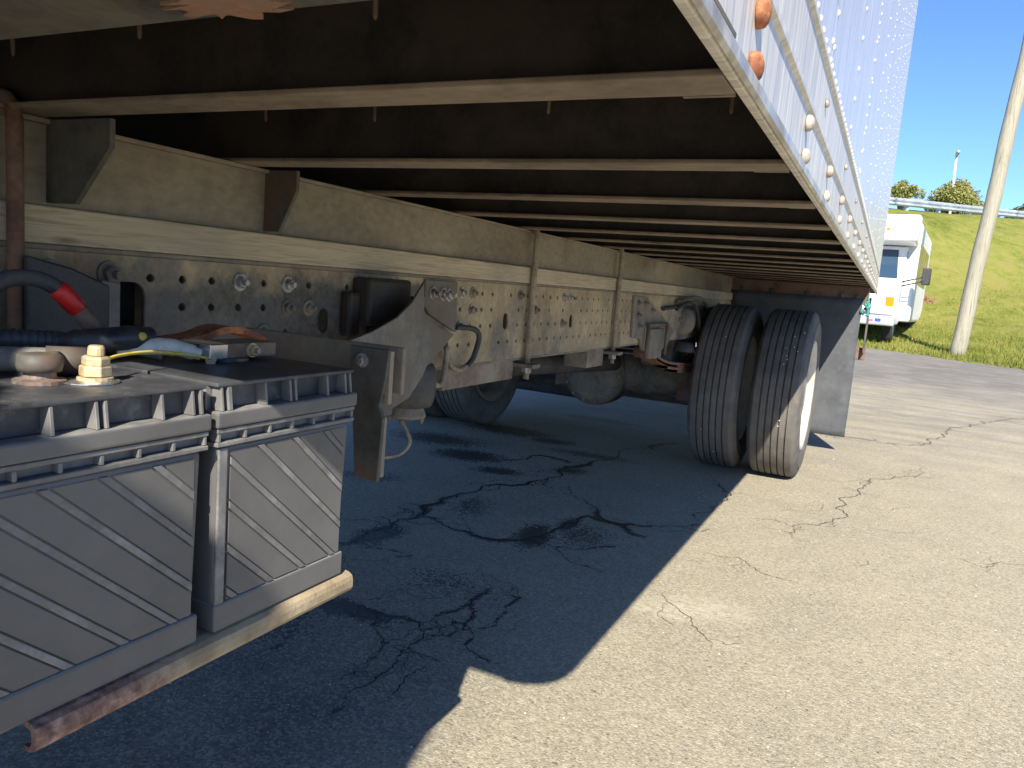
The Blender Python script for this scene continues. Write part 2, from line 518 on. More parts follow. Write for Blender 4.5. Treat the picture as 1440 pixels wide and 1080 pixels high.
def obj(name, mb, mat, parent=None, bevel=0, seg=2, at=None, label=None, kind=None):
    me = bpy.data.meshes.new(name)
    bm = mb.bm if isinstance(mb, MB) else mb
    bmesh.ops.recalc_face_normals(bm, faces=bm.faces)
    base = wloc(parent) if parent else Vector((0, 0, 0))
    org = Vector(at) if at is not None else base
    bmesh.ops.translate(bm, verts=bm.verts, vec=-org)
    bm.to_mesh(me)
    bm.free()
    me.materials.append(MAT[mat] if isinstance(mat, str) else mat)
    o = bpy.data.objects.new(name, me)
    COL.objects.link(o)
    if parent:
        o.parent = parent
    o.location = org - base
    if bevel:
        m = o.modifiers.new('bevel', 'BEVEL')
        m.width = bevel
        m.segments = seg
        m.limit_method = 'ANGLE'
        m.angle_limit = math.radians(40)
    if label: o['label'] = label
    if kind: o['kind'] = kind
    return o

def mesh_obj(name, verts, faces, mat, parent=None, smooth=False):
    me = bpy.data.meshes.new(name)
    me.from_pydata([tuple(v) for v in verts], [], [tuple(f) for f in faces])
    me.materials.append(MAT[mat] if isinstance(mat, str) else mat)
    if smooth:
        me.polygons.foreach_set('use_smooth', [True] * len(me.polygons))
    me.update()
    o = bpy.data.objects.new(name, me)
    COL.objects.link(o)
    if parent:
        o.parent = parent
    return o

def copy_at(o, delta, parent=None):
    c = o.copy()
    COL.objects.link(c)
    if parent is not None:
        c.parent = parent
    c.location = Vector(o.location) + Vector(delta)
    return c

def thing(name, label, cat, loc=(0, 0, 0), group=None):
    o = bpy.data.objects.new(name, None)
    o.empty_display_size = .1
    o.location = loc
    COL.objects.link(o)
    o['label'] = label
    o['category'] = cat
    if group: o['group'] = group
    return o

def tag(o, label, cat, group=None):
    o['label'] = label
    o['category'] = cat
    if group: o['group'] = group
    return o

def bez(pts, n=8):
    """Catmull-Rom through points"""
    P = [Vector(p) for p in pts]
    out = []
    for i in range(len(P) - 1):
        p0 = P[max(0, i - 1)]; p1 = P[i]; p2 = P[i + 1]; p3 = P[min(len(P) - 1, i + 2)]
        for k in range(n):
            t = k / n
            out.append(.5 * ((2 * p1) + (-p0 + p2) * t + (2 * p0 - 5 * p1 + 4 * p2 - p3) * t * t + (-p0 + 3 * p1 - 3 * p2 + p3) * t ** 3))
    out.append(P[-1])
    return out

def plate_with_holes(outline, holes, thick, to_world):
    """outline: list of (u,v); holes: (u,v,ru,rv); returns MB of a plate of given thickness; to_world maps (u,v,w)->xyz"""
    cu = bpy.data.curves.new('tmp', 'CURVE')
    cu.dimensions = '2D'
    cu.fill_mode = 'BOTH'
    cu.extrude = thick / 2
    def poly(pts):
        s = cu.splines.new('POLY')
        s.points.add(len(pts) - 1)
        for q, (u, v) in zip(s.points, pts):
            q.co = (u, v, 0, 1)
        s.use_cyclic_u = True
    poly(outline)
    for h in holes:
        if isinstance(h, list):
            poly(h)
            continue
        u, v, ru, rv = h
        n = 14
        dv = rv - ru
        pts = []
        for k in range(n):
            a = 2 * math.pi * k / n
            pts.append((u + ru * math.cos(a), v + ru * math.sin(a) + (dv if math.sin(a) > 0 else -dv)))
        poly(pts)
    o = bpy.data.objects.new('tmp', cu)
    COL.objects.link(o)
    dg = bpy.context.evaluated_depsgraph_get()
    me = bpy.data.meshes.new_from_object(o.evaluated_get(dg))
    bpy.data.objects.remove(o)
    bpy.data.curves.remove(cu)
    mb = MB()
    mb.bm.from_mesh(me)
    bpy.data.meshes.remove(me)
    bmesh.ops.remove_doubles(mb.bm, verts=mb.bm.verts, dist=1e-5)
    for v in mb.bm.verts:
        v.co = Vector(to_world(v.co.x, v.co.y, v.co.z))
    return mb

# ================================================================== GROUND
def lot_z(x, y):
    return 0.015 * np.maximum(0, y - 5.0)

CR = []       # cracks: (points on the ground, half width, wet)
def crack(pts, w, wet=True, halo=0.0):
    CR.append((pts, w, wet, halo))
G = {}
G['A'] = [(-1.9, 1.9), (-1.667, 2.214), (-1.664, 2.426), (-1.657, 2.646), (-1.692, 2.873), (-1.656, 3.071), (-1.597, 3.325), (-1.516, 3.490), (-1.455, 3.721), (-1.430, 4.091), (-1.248, 4.793), (-1.139, 5.215)]
G['B'] = [(-1.657, 2.646), (-1.534, 2.616), (-1.381, 2.584), (-1.248, 2.576), (-1.159, 2.681), (-1.109, 2.891), (-1.074, 3.121), (-0.926, 3.094), (-0.761, 3.183), (-0.627, 3.345)]
G['B2'] = [(-1.331, 3.518), (-1.179, 3.343), (-1.051, 3.168), (-0.893, 3.072), (-0.789, 3.007)]
G['C'] = [(-1.010, 1.305), (-1.017, 1.448), (-1.023, 1.571), (-1.041, 1.687), (-1.092, 1.783), (-1.156, 1.805), (-1.291, 1.777), (-1.389, 1.741)]
G['C2'] = [(-1.041, 1.687), (-0.986, 1.805), (-0.983, 1.862), (-1.039, 1.989), (-1.051, 2.072), (-1.050, 2.143)]
G['C3'] = [(-0.983, 1.862), (-0.927, 1.768), (-0.878, 1.729), (-0.822, 1.712)]
G['C4'] = [(-0.954, 1.606), (-0.962, 1.527), (-0.931, 1.401)]
G['C5'] = [(-1.376, 1.751), (-1.239, 1.779), (-1.123, 1.653), (-1.084, 1.537)]
G['C6'] = [(-1.092, 1.783), (-1.057, 1.925), (-1.051, 1.993)]
G['B3'] = [(-1.059, 2.629), (-0.918, 2.722), (-0.849, 2.818)]
G['B4'] = [(-1.167, 2.664), (-0.934, 2.539), (-0.789, 2.523)]
G['E1'] = [(-0.742, 4.317), (-0.658, 4.046), (-0.636, 3.700), (-0.627, 3.345)]
G['D'] = [(-0.548, 2.989), (-0.399, 3.009), (-0.324, 2.910), (-0.147, 2.853)]
G['D2'] = [(-0.253, 3.508), (-0.126, 3.808), (-0.082, 4.388), (0.001, 4.805), (0.163, 5.172), (0.313, 5.734)]
G['F'] = [(-0.45, 6.42), (-0.217, 6.349), (0.083, 6.348), (0.484, 6.956), (0.704, 7.775), (1.060, 8.565), (1.350, 9.007), (2.6, 10.1)]
G['G'] = [(-0.597, 2.473), (-0.479, 2.365), (-0.418, 2.272), (-0.330, 2.141)]
G['H'] = [(0.379, 3.679), (0.499, 3.570), (0.643, 3.733), (0.9, 3.7)]
G['I'] = [(-0.419, 3.494), (-0.267, 3.497), (-0.189, 3.624)]
G['J'] = [(-1.538, 4.030), (-1.738, 4.072), (-1.860, 3.756)]
G['K'] = [(-1.078, 1.414), (-1.074, 1.479), (-1.013, 1.500)]
for k, w, wet, halo in [('A', .011, 1, .06), ('B', .008, 1, .05), ('B2', .006, 1, .05), ('C', .006, 1, .03), ('C2', .006, 1, .025), ('C3', .004, 1, .02),
                        ('C4', .004, 1, .02), ('C5', .004, 1, .03), ('C6', .004, 1, .02), ('B3', .005, 1, .02), ('B4', .004, 1, .015), ('E1', .005, 1, .02),
                        ('D', .0035, 0, 0), ('D2', .006, 0, 0), ('F', .009, 0, 0), ('G', .003, 0, 0), ('H', .0035, 0, 0), ('I', .003, 0, 0), ('J', .006, 1, .05), ('K', .004, 1, .02)]:
    crack(G[k], w, bool(wet), halo)

# alligator cracking by the batteries
ra = random.Random(21)
nodes = [(ra.uniform(-1.75, -.92), ra.uniform(1.25, 2.25)) for _ in range(46)]
done = set()
for i, a in enumerate(nodes):
    near_ = sorted(range(len(nodes)), key=lambda j: (nodes[j][0] - a[0]) ** 2 + (nodes[j][1] - a[1]) ** 2)[1:3]
    for j in near_:
        if (j, i) not in done and (i, j) not in done:
            done.add((i, j))
            crack([a, nodes[j]], ra.uniform(.0014, .004), True, .012 if ra.random() < .4 else 0)
# faint hairlines on the sunlit side
for i in range(16):
    x, y = ra.uniform(-.5, 1.3), ra.uniform(2.2, 7.5)
    an = ra.uniform(-.6, .9)
    L_ = ra.uniform(.15, .6)
    crack([(x, y), (x + L_ * .5 * math.cos(an), y + L_ * .5 * math.sin(an)), (x + L_ * math.cos(an + .4), y + L_ * math.sin(an + .4))], ra.uniform(.0012, .0028), False, 0)

def jag(pts, amp, rnd, depth=5):
    P = [Vector((p[0], p[1], 0)) for p in pts]
    for d in range(depth):
        Q = []
        for a, b in zip(P, P[1:]):
            m = (a + b) / 2
            L = (b - a).length
            t = Vector((-(b - a).y, (b - a).x, 0))
            Q += [a, m + t * rnd.uniform(-amp, amp)]
        Q.append(P[-1])
        P = Q
        if max((b - a).length for a, b in zip(P, P[1:])) < .011:
            break
    return P

rc = random.Random(5)
wet_v, wet_f, dry_v, dry_f = [], [], [], []
SEG = []
def strip(P, w, wet):
    V, F = (wet_v, wet_f) if wet else (dry_v, dry_f)
    n0 = len(V)
    n = len(P)
    for i, p in enumerate(P):
        a = P[max(0, i - 1)]; b = P[min(n - 1, i + 1)]
        t = (b - a); t = Vector((-t.y, t.x, 0)).normalized() if t.length else Vector((1, 0, 0))
        e = min(1.0, 5.0 * min(i, n - 1 - i) / n + .12)
        z = float(lot_z(p.x, p.y)) + .003
        wl = w * e * rc.uniform(.25, 1.25)
        wr = w * e * rc.uniform(.25, 1.25)
        V.append((p.x + t.x * wl, p.y + t.y * wl, z)); V.append((p.x - t.x * wr, p.y - t.y * wr, z))
    for i in range(n - 1):
        k = n0 + 2 * i
        F.append((k, k + 1, k + 3, k + 2))
for pts, w, wet, halo in CR:
    P = jag(pts, .2, rc, 8)
    strip(P, w * .5, wet)
    if halo:
        for q, (a, b) in enumerate(zip(P[::4], P[4::4])):
            hv = .62 * halo * max(.12, mnoise.noise(Vector((a.x * 3.1, a.y * 3.1, 3.3))) * 1.3 + .45)
            SEG.append((a.x, a.y, b.x, b.y, hv))
    for k in range(max(1, len(P) // 40)):           # short side twigs
        i = rc.randrange(2, max(3, len(P) - 2)) if len(P) > 6 else 0
        a = P[min(i, len(P) - 1)]
        an = rc.uniform(0, 6.28); L = rc.uniform(.05, .2)
        strip(jag([(a.x, a.y), (a.x + L * math.cos(an) * .6, a.y + L * .6 * math.sin(an)), (a.x + L * math.cos(an + .5), a.y + L * math.sin(an + .5))], .2, rc), w * .28, wet)
cw = mesh_obj('wet_pavement_cracks', wet_v, wet_f, 'crack'); cw['kind'] = 'structure'
cd = mesh_obj('dry_pavement_cracks', dry_v, dry_f, 'crack_dry'); cd['kind'] = 'structure'

def axis_grid(fine0, fine1, step, far0, far1, n):
    a = list(np.arange(fine0, fine1, step))
    g = lambda s, e, n: list(s + (e - s) * (np.linspace(0, 1, n + 1)[1:]) ** 3)
    return np.array(g(fine0, far0, n)[::-1] + a + g(a[-1], far1, n))
gx = axis_grid(-3.2, 1.5, .016, -420, 420, 46)
gy = axis_grid(.6, 6.6, .016, -300, 700, 46)
X, Y = np.meshgrid(gx, gy)
Z = lot_z(X, Y)
Z = np.minimum(Z, .42)
def seg_dist(X, Y, s):
    ax, ay, bx, by, h = s
    dx, dy = bx - ax, by - ay
    L = dx * dx + dy * dy + 1e-9
    t = np.clip(((X - ax) * dx + (Y - ay) * dy) / L, 0, 1)
    return np.hypot(X - ax - t * dx, Y - ay - t * dy)
stain = np.zeros_like(X)
for s in SEG:
    h = s[4]
    ix = np.where((gx > min(s[0], s[2]) - 3 * h) & (gx < max(s[0], s[2]) + 3 * h))[0]
    iy = np.where((gy > min(s[1], s[3]) - 3 * h) & (gy < max(s[1], s[3]) + 3 * h))[0]
    if len(ix) == 0 or len(iy) == 0:
        continue
    sub = np.ix_(iy, ix)
    d = seg_dist(X[sub], Y[sub], s)
    stain[sub] = np.maximum(stain[sub], np.clip(1.05 - d / h / 1.6, 0, 1) * .9)
def blob(A, x, y, rx, ry, v=1.0, ang=0):
    c, s = math.cos(ang), math.sin(ang)
    u = ((X - x) * c + (Y - y) * s) / rx
    w = (-(X - x) * s + (Y - y) * c) / ry
    A[:] = np.maximum(A, v * np.clip(1.15 - np.sqrt(u * u + w * w), 0, 1))
for b in [(-1.16, 2.72, .10, .22, .95, .2), (-1.10, 2.95, .06, .14, .9, 0), (-2.05, 3.75, .30, .20, .95, .2), (-1.75, 3.55, .2, .12, .85, .3), (-1.45, 3.85, .16, .12, .8, .4), (-2.2, 4.6, .45, .22, .9, 0),
          (-1.85, 4.5, .25, .16, .8, .2), (-1.35, 1.75, .12, .08, .95, 0), (-1.25, 1.75, .14, .06, .9, .2), (-1.65, 2.35, .10, .18, .95, 0), (-2.2, 3.0, .3, .15, .75, .3), (-1.9, 5.5, .5, .16, .8, 0), (-1.5, 4.3, .5, .14, .72, .1), (-2.4, 4.0, .5, .3, .78, .1), (-1.55, 2.9, .16, .3, .66, .3), (-1.0, 2.85, .2, .3, .66, .2), (-1.5, 1.55, .3, .22, .7, 0), (-1.2, 2.1, .3, .2, .6, 0)]:
    blob(stain, b[0], b[1], b[2] * 1.35, b[3] * 1.35, b[4], b[5])
shade_dark = np.zeros_like(X)
shade_dark = .8 * np.clip((-.66 - X) * 3.0, 0, 1) * np.clip((2.35 - Y) * .9, 0, 1)  # painted shade beneath the truck, fading towards the rear
shade_dark = np.maximum(shade_dark, .03 * np.clip((-.62 - X) * 2.2, 0, 1) * np.clip((7.0 - Y) * .5, 0, 1))
pale = np.zeros_like(X)
for b in [(-.42, 2.42, .19, .11, 1.0, .4), (-.50, 2.33, .15, .07, .9, .2), (-.30, 2.2, .06, .05, .6, 0)]:
    blob(pale, *b)
ny, nx = X.shape
V = np.stack([X.ravel(), Y.ravel(), Z.ravel()], 1)
idx = np.arange(nx * ny).reshape(ny, nx)
F = np.stack([idx[:-1, :-1].ravel(), idx[:-1, 1:].ravel(), idx[1:, 1:].ravel(), idx[1:, :-1].ravel()], 1)
me = bpy.data.meshes.new('parking_lot')
me.vertices.add(len(V)); me.vertices.foreach_set('co', V.ravel())
me.loops.add(F.size); me.loops.foreach_set('vertex_index', F.ravel().astype(np.int32))
me.polygons.add(len(F)); me.polygons.foreach_set('loop_start', np.arange(0, F.size, 4, dtype=np.int32))
me.polygons.foreach_set('use_smooth', np.ones(len(F), dtype=bool))
me.update()
for nm, A in (('stain', stain), ('shade_dark', shade_dark), ('pale', pale)):
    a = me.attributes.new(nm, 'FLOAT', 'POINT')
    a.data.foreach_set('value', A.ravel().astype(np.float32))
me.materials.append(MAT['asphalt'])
lot = bpy.data.objects.new('parking_lot', me)
COL.objects.link(lot)
lot['kind'] = 'structure'

# loose grit on the lot
gm = MB()
for i in range(420):
    x = rng.uniform(-1.6, 1.4); y = rng.uniform(1.1, 7.5)
    r = rng.uniform(.0012, .0036) * (1.6 if i % 40 == 0 else 1)
    z = float(lot_z(x, y))
    p = [(x + r * math.cos(a) * rng.uniform(.7, 1.2), y + r * math.sin(a) * rng.uniform(.7, 1.2)) for a in np.arange(5) * 1.2566]
    gm.faces([(q[0], q[1], z) for q in p] + [(x + q_dx, y, z + r) for q_dx in (r * .2,)], [(k, (k + 1) % 5, 5) for k in range(5)])
MAT['grit'] = weathered('pale_grit', rgb(.38, .35, .28), rgb(.62, .58, .48), None, 40, 90, .9, 0, 0)
g = obj('loose_grit', gm, 'grit'); g['kind'] = 'stuff'

# ================================================================== EMBANKMENT
E0, E1 = np.array([-.25, 18.3]), np.array([2.2, 16.6])          # edge of the asphalt
GA, GB = np.array([-.41, 34.0]), np.array([4.42, 40.0])         # guard rail line
ed = (E1 - E0) / np.linalg.norm(E1 - E0); en = np.array([-ed[1], ed[0]])
gd = (GB - GA) / np.linalg.norm(GB - GA); gn = np.array([-gd[1], gd[0]])
if en @ np.array([0, 1.]) < 0: en = -en
if gn @ np.array([0, 1.]) < 0: gn = -gn
def bank_z(x, y):
    p = np.stack([x, y], -1)
    # the asphalt edge bends back to run along the lot instead of cutting across it
    s = (p - E0) @ ed
    de = (p - E0) @ en - np.where(s > 2.2, (s - 2.2) * .45, 0) * 0 + np.where(s < 0, -.25 * s * 0, 0)
    dg = (p - GA) @ gn
    t = de / np.maximum(de - dg, 1e-3)
    t = np.where(de <= 0, 0, np.clip(t, 0, 1))
    sg = (p - GA) @ gd
    zc = 5.12 + .045 * np.clip(sg, -60, 60)
    prof = np.interp(t, [0, .12, .25, .38, .5, .65, .85, .95, 1.0], [0, .012, .035, .075, .16, .38, .80, .97, 1.0])
    z0 = .19
    z = z0 + (zc - z0) * prof
    z = np.where(dg > 0, zc, z)
    return z, de
def edge_wob(s):
    return .10 * np.sin(s * 2.1) + .07 * np.sin(s * 5.3 + 1) + .04 * np.sin(s * 13.0)
ss = np.concatenate([np.linspace(-70, -8, 40)[:-1], np.arange(-8, 14, .14), np.linspace(14, 80, 40)[1:]])
tt = np.concatenate([np.arange(0, 4, .14), np.linspace(4, 70, 110)[0:]])
SS, TT = np.meshgrid(ss, tt)
bx = E0[0] + ed[0] * SS + en[0] * (TT + edge_wob(SS) * np.clip(1 - TT, 0, 1))
by = E0[1] + ed[1] * SS + en[1] * (TT + edge_wob(SS) * np.clip(1 - TT, 0, 1))
bz, _ = bank_z(bx, by)
bump_ = np.array([mnoise.fractal(Vector((a * .8, b * .8, 0)), 1.0, 2.0, 4) for a, b in zip(bx.ravel(), by.ravel())]).reshape(bx.shape)
bz = bz + .07 * bump_ * np.clip(TT * .8, 0, 1) + .045 * np.clip(TT * 3, 0, 1)
lz = np.minimum(lot_z(bx, by), .42)
bz = np.where(TT <= 0.01, lz - .02, np.maximum(bz, lz + .02))
nyb, nxb = bx.shape
vb = np.stack([bx.ravel(), by.ravel(), bz.ravel()], 1)
ib = np.arange(nxb * nyb).reshape(nyb, nxb)
fb = np.stack([ib[:-1, :-1].ravel(), ib[:-1, 1:].ravel(), ib[1:, 1:].ravel(), ib[1:, :-1].ravel()], 1)
bank = mesh_obj('grass_embankment', vb.tolist(), fb.tolist(), 'grass', smooth=True)
bank['kind'] = 'structure'

def bank_at(x, y):
    z, _ = bank_z(np.array([x]), np.array([y]))
    return float(z[0]) + .045

# grass blades: tufts thicker near the asphalt edge
gv, gf = [], []
N = 26000
s_ = rng.uniform(-3.5, 9, N)
t_ = np.abs(rng.normal(0, 1, N)) * 5 + .02
wq = edge_wob(s_) * np.clip(1 - t_, 0, 1)
px = E0[0] + ed[0] * s_ + en[0] * (t_ + wq)
py = E0[1] + ed[1] * s_ + en[1] * (t_ + wq)
pz, _ = bank_z(px, py)
keep = (t_ < 20)
for x, y, z, t in zip(px[keep], py[keep], pz[keep], t_[keep]):
    hh = rng.uniform(.04, .13) * (1.25 if rng.random() < .1 else 1)
    a = rng.uniform(0, 6.28); w = rng.uniform(.008, .02)
    lx, ly = rng.normal(0, .04, 2)
    k = len(gv)
    gv += [(x - w * math.cos(a), y - w * math.sin(a), z), (x + w * math.cos(a), y + w * math.sin(a), z), (x + lx, y + ly, z + hh + .03)]
    gf.append((k, k + 1, k + 2))
gr = mesh_obj('grass_blades', gv, gf, 'blade')
gr['kind'] = 'stuff'

# ================================================================== BOX TRUCK
T = thing('box_truck', 'silver box truck with riveted aluminium cargo body and open underframe', 'truck', (-1.45, 4.74, 0))
ZB = 1.163            # underside of the body
XS = -.127            # outer face of the body side
XC = -1.45            # centre line
XL = 2 * XC - XS
YF, YR = .167, 8.05
XR = -1.02            # outer face of the near frame rail
RCN = .13
def nose(x0, x1, y0, y1, z0, z1, r=RCN):
    p = [(x1, y1)] + [(x1 - r + r * math.cos(a), y0 + r - r * math.sin(a)) for a in np.linspace(0, math.pi / 2, 10)] + [(x0 + r - r * math.sin(a), y0 + r - r * math.cos(a)) for a in np.linspace(0, math.pi / 2, 10)] + [(x0, y1)]
    return MB().extrude([(x, y, z0) for x, y in p], (0, 0, z1 - z0))
beam_y = [.62 + .376 * i for i in range(20)]

# floor, crossmembers
obj('cargo_floor', nose(XL + .02, XS - .006, YF + .01, YR - .01, ZB + .102, ZB + .135), 'black', T)
def beam(y):
    m = MB()
    x0, x1 = XL + .03, XS - .006
    m.box(x0, x1, y - .028, y + .028, ZB + .001, ZB + .007)
    return m
def web(y):
    m = MB()
    x0, x1 = XL + .03, XS - .007
    m.box(x0, x1, y - .004, y + .004, ZB + .0072, ZB + .096)
    m.box(x0, x1, y - .028, y + .028, ZB + .0962, ZB + .1015)
    return m
c0 = obj('crossmember', beam(beam_y[0]), 'flange', T, bevel=.0015, at=(XC, beam_y[0], ZB))
w0 = obj('web', web(beam_y[0]), 'black', c0, at=(XC, beam_y[0], ZB))
clip = MB(); clip.box(XS - .05, XS - .0075, beam_y[0] + .0285, beam_y[0] + .0345, ZB + .001, ZB + .07)
k0 = obj('end_clip', clip, 'flange', c0, at=(XC, beam_y[0], ZB))
for y in beam_y[1:]:
    c = copy_at(c0, (0, y - beam_y[0], 0))
    copy_at(w0, (0, 0, 0), c); copy_at(k0, (0, 0, 0), c)
# wide front sill under the nose of the body
fs = nose(XL + .03, XS - .006, YF + .004, .40, ZB + .001, ZB + .008)
fs.box(XL + .03, XS - .014, .392, .40, ZB + .0082, ZB + .1015)
obj('front_sill', fs, 'frame_dark', T, bevel=.002)
rp = MB()
rr = random.Random(3)
pts = [(-.405 + .055 * math.cos(a) * rr.uniform(.45, 1.2), .378 + .026 * math.sin(a) * rr.uniform(.5, 1.1), ZB - .0012) for a in np.linspace(0, 6.28, 34)[:-1]]
rp.extrude(pts, (0, 0, .003))
obj('rust_scale', rp, 'rust_dull', T)
# floor screws poking through
def screw(x, y, l=.050):
    m = MB()
    l = .036
    m.lathe([(0, .0026), (l, .0025), (l + .003, .0012)], (x, y, ZB + .1018), (0, .05, -1), 8, smooth=False)
    return m
s0 = obj('floor_screw', screw(-.755, .580), 'rust_brown', T, at=(-.755, .58, ZB + .1))
for (x, y) in [(-.447, .582), (-.985, .585), (-.25, .585), (-.724, .955), (-.441, .957), (-.94, .955), (-.20, .955), (-.72, 1.33), (-.44, 1.332), (-.22, 1.33), (-.6, 1.7), (-.3, 1.705)]:
    copy_at(s0, (x + .755, y - .58, random.uniform(-.006, .006)))

# bottom rail of the near side: an aluminium extrusion with lip, groove and top edge
def rail_profile(xs, sgn):
    return [(xs - .004 * sgn, ZB), (xs + .003 * sgn, ZB), (xs + .006 * sgn, ZB + .004), (xs + .006 * sgn, ZB + .014), (xs + .002 * sgn, ZB + .020),
            (xs, ZB + .024), (xs, ZB + .086), (xs + .005 * sgn, ZB + .089), (xs + .005 * sgn, ZB + .097), (xs, ZB + .100),
            (xs, ZB + .178), (xs + .005 * sgn, ZB + .181), (xs + .005 * sgn, ZB + .188), (xs - .004 * sgn, ZB + .188)]
def rail_mb(xs, sgn):
    return MB().extrude([(x, YF + RCN, z) for x, z in rail_profile(xs, sgn)], (0, YR - YF - RCN, 0))
br = obj('bottom_rail', rail_mb(XS, 1), 'rail_alu', T, bevel=.0008)
lip = MB(); lip.extrude([(XS + .0065, YF + RCN, ZB - .001), (XS + .0095, YF + RCN, ZB + .003), (XS + .0095, YF + RCN, ZB + .013), (XS + .0065, YF + RCN, ZB + .016)], (0, YR - YF - RCN, 0))
obj('rail_lip', lip, 'lip', br, bevel=.001)
slot = MB(); slot.box(XS + .0005, XS + .0022, YF + RCN + .01, .585, ZB + .0245, ZB + .028)
obj('seam_strip', slot, 'frame_dark', br)
obj('bottom_rail', rail_mb(XL, -1), 'rail_alu', T)
def dome(y, z, r=.0125, h=.010):
    m = MB()
    m.lathe([(0, r * .98), (h * .25, r), (h * .6, r * .93), (h * .85, r * .7), (h, r * .35), (h * 1.02, 0)], (XS + .0005, y, z), (1, 0, 0), 20)
    return m
b0 = obj('bolt', dome(.665, 1.232, .0125), 'rust', br, at=(XS, .665, 1.232), label='orange rusty bolt head')
b1 = obj('bolt', dome(.662, 1.189, .0125), 'rust', br, at=(XS, .662, 1.189), label='orange rusty bolt head')
p0 = obj('bolt', dome(1.045, 1.233, .0105), 'paintbolt', br, at=(XS, 1.045, 1.233))
for i, y in enumerate(beam_y[1:]):
    yy = y + .075
    for z in (1.233, 1.191):
        if i == 0 and z == 1.233:
            p0.location.y = yy - 4.74; continue
        copy_at(p0, (0, yy - (beam_y[1] + .075), z - 1.233))
q0 = obj('bolt', dome(1.275, 1.306, .0065, .006), 'boltsteel', br, at=(XS, 1.275, 1.306))
for k in range(1, 12):
    copy_at(q0, (0, .565 * k, 0))

# side sheets with rivets
TOP = 4.0
npan = 7
pw = (YR - YF) / npan
cols = [1.285 + .6 * k for k in range(-1, 12)]
for i in range(npan):
    y0, y1 = YF + i * pw, YF + (i + 1) * pw
    if i == 0: y0 = YF + RCN
    off = -.002
    sp = obj('side_panel', MB().box(XS - .008, XS + off, y0 + .0004, y1 - .0004, ZB + .186, TOP), 'panel', T)
    rv = MB()
    def riv(y, z, r=.0066):
        a = [(XS + off, y + r * math.cos(t), z + r * math.sin(t)) for t in np.arange(8) * math.pi / 4]
        b = [(XS + off + r * .5, y + .55 * r * math.cos(t), z + .55 * r * math.sin(t)) for t in np.arange(8) * math.pi / 4]
        rv.faces(a + b, [(k, (k + 1) % 8, 8 + (k + 1) % 8, 8 + k) for k in range(8)] + [tuple(range(8, 16))], True)
    yy = y0 + .02
    while yy < y1 - .005:
        riv(yy, ZB + .207); yy += .046
    for c in cols:
        if y0 < c < y1:
            z = ZB + .236
            while z < TOP - .1:
                riv(c + random.uniform(-.002, .002), z + random.uniform(-.002, .002)); z += .0625
    for yv in (y0 + .022,):
        z = ZB + .236
        while z < TOP - .1:
            riv(yv, z, .0062); z += .050
    r = obj('rivet_rows', rv, 'panel', sp)
    r['kind'] = 'stuff'
obj('far_side_panel', MB().box(XL + .002, XL + .008, YF + RCN, YR, ZB + .186, TOP), 'panel', T)
obj('front_wall', MB().box(XL + RCN, XS - RCN, YF, YF + .02, ZB, TOP), 'panel', T)
obj('rear_door', MB().box(XL + .01, XS - .01, YR - .03, YR, ZB + .02, TOP), 'white', T)
obj('roof', nose(XL + .002, XS - .002, YF, YR, TOP, TOP + .04), 'panel', T, bevel=.01)
for sx in (1, -1):
    xe = XS if sx > 0 else XL
    arc = [(xe + sx * .005 - sx * (RCN + .005) * (1 - math.cos(a)), YF + RCN - (RCN + .004) * math.sin(a)) for a in np.linspace(0, math.pi / 2, 12)]
    arc += [(xe - sx * .012 - sx * (RCN - .012) * (1 - math.cos(a)), YF + RCN - (RCN - .012) * math.sin(a)) for a in np.linspace(math.pi / 2, 0, 12)]
    obj('corner_post', MB().extrude([(x, y, ZB - .001) for x, y in arc], (0, 0, TOP - ZB)), 'rail_alu', T)

# frame rails with punched holes
ZT, ZBt = .993, .768
holes = []
rows = (.962, .918, .872, .822)
plug = []          # bolted positions
y = .812
ri = random.Random(11)
known = {0: [.812, .867, .93, .988, 1.043, 1.099, 1.156]}
def step(y):
    return .0595
ylist = [.752 + .0595 * k for k in range(85)]
slots = [(1.217, .893), (2.037, .884), (2.563, .879), (3.06, .874), (3.6, .874), (4.9, .87)]
for ki, y in enumerate(ylist):
    for rI, z in enumerate(rows):
        if y < .86 and rI > 0:
            continue
        if y < 1.0 and rI > 1:
            continue
        if y < 1.4 and rI == 3:
            continue
        if any(abs(y - sy) < .045 and abs(z - sz) < .04 for sy, sz in slots):
            continue
        if 1.30 < y < 1.72:
            continue
        if 3.33 < y < 4.0:
            continue
        u = ri.random()
        p = .42 if y < 1.35 else (.30 if rI == 0 else .07)
        if y < 1.35 and (ki, rI) in ((1, 0), (2, 0), (2, 1), (3, 1)):
            p = 0
        if u < p:
            plug.append((y, z))
        elif u < .96:
            holes.append((y, z, .0080, .0068))
for sy, sz in slots:
    holes.append((sy, sz, .018, .025))
cut = []
cy0, cy1, cz0, cz1 = .705, .803, .80, .955
for (cx_, cz_, a0) in ((cy1 - .02, cz1 - .02, 0), (cy0 + .02, cz1 - .02, 90), (cy0 + .02, cz0 + .02, 180), (cy1 - .02, cz0 + .02, 270)):
    for k in range(5):
        a = math.radians(a0 + 22.5 * k)
        cut.append((cx_ + .02 * math.cos(a), cz_ + .02 * math.sin(a)))
holes.append(cut)
out = [(-1.9, ZBt), (8.0, ZBt), (8.0, ZT), (-1.9, ZT)]
fr = plate_with_holes(out, holes, .008, lambda u, v, w: (XR - .004 + w, u, v))
rail = obj('frame_rail', fr, 'rail', T)
fl = MB(); fl.box(XR - .075, XR - .001, -1.9, 8.0, ZT + .0002, ZT + .008); fl.box(XR - .075, XR - .001, -1.9, 8.0, ZBt - .008, ZBt - .0002)
obj('flange', fl, 'frame', rail, bevel=.002)
far = MB(); fx = 2 * XC - XR
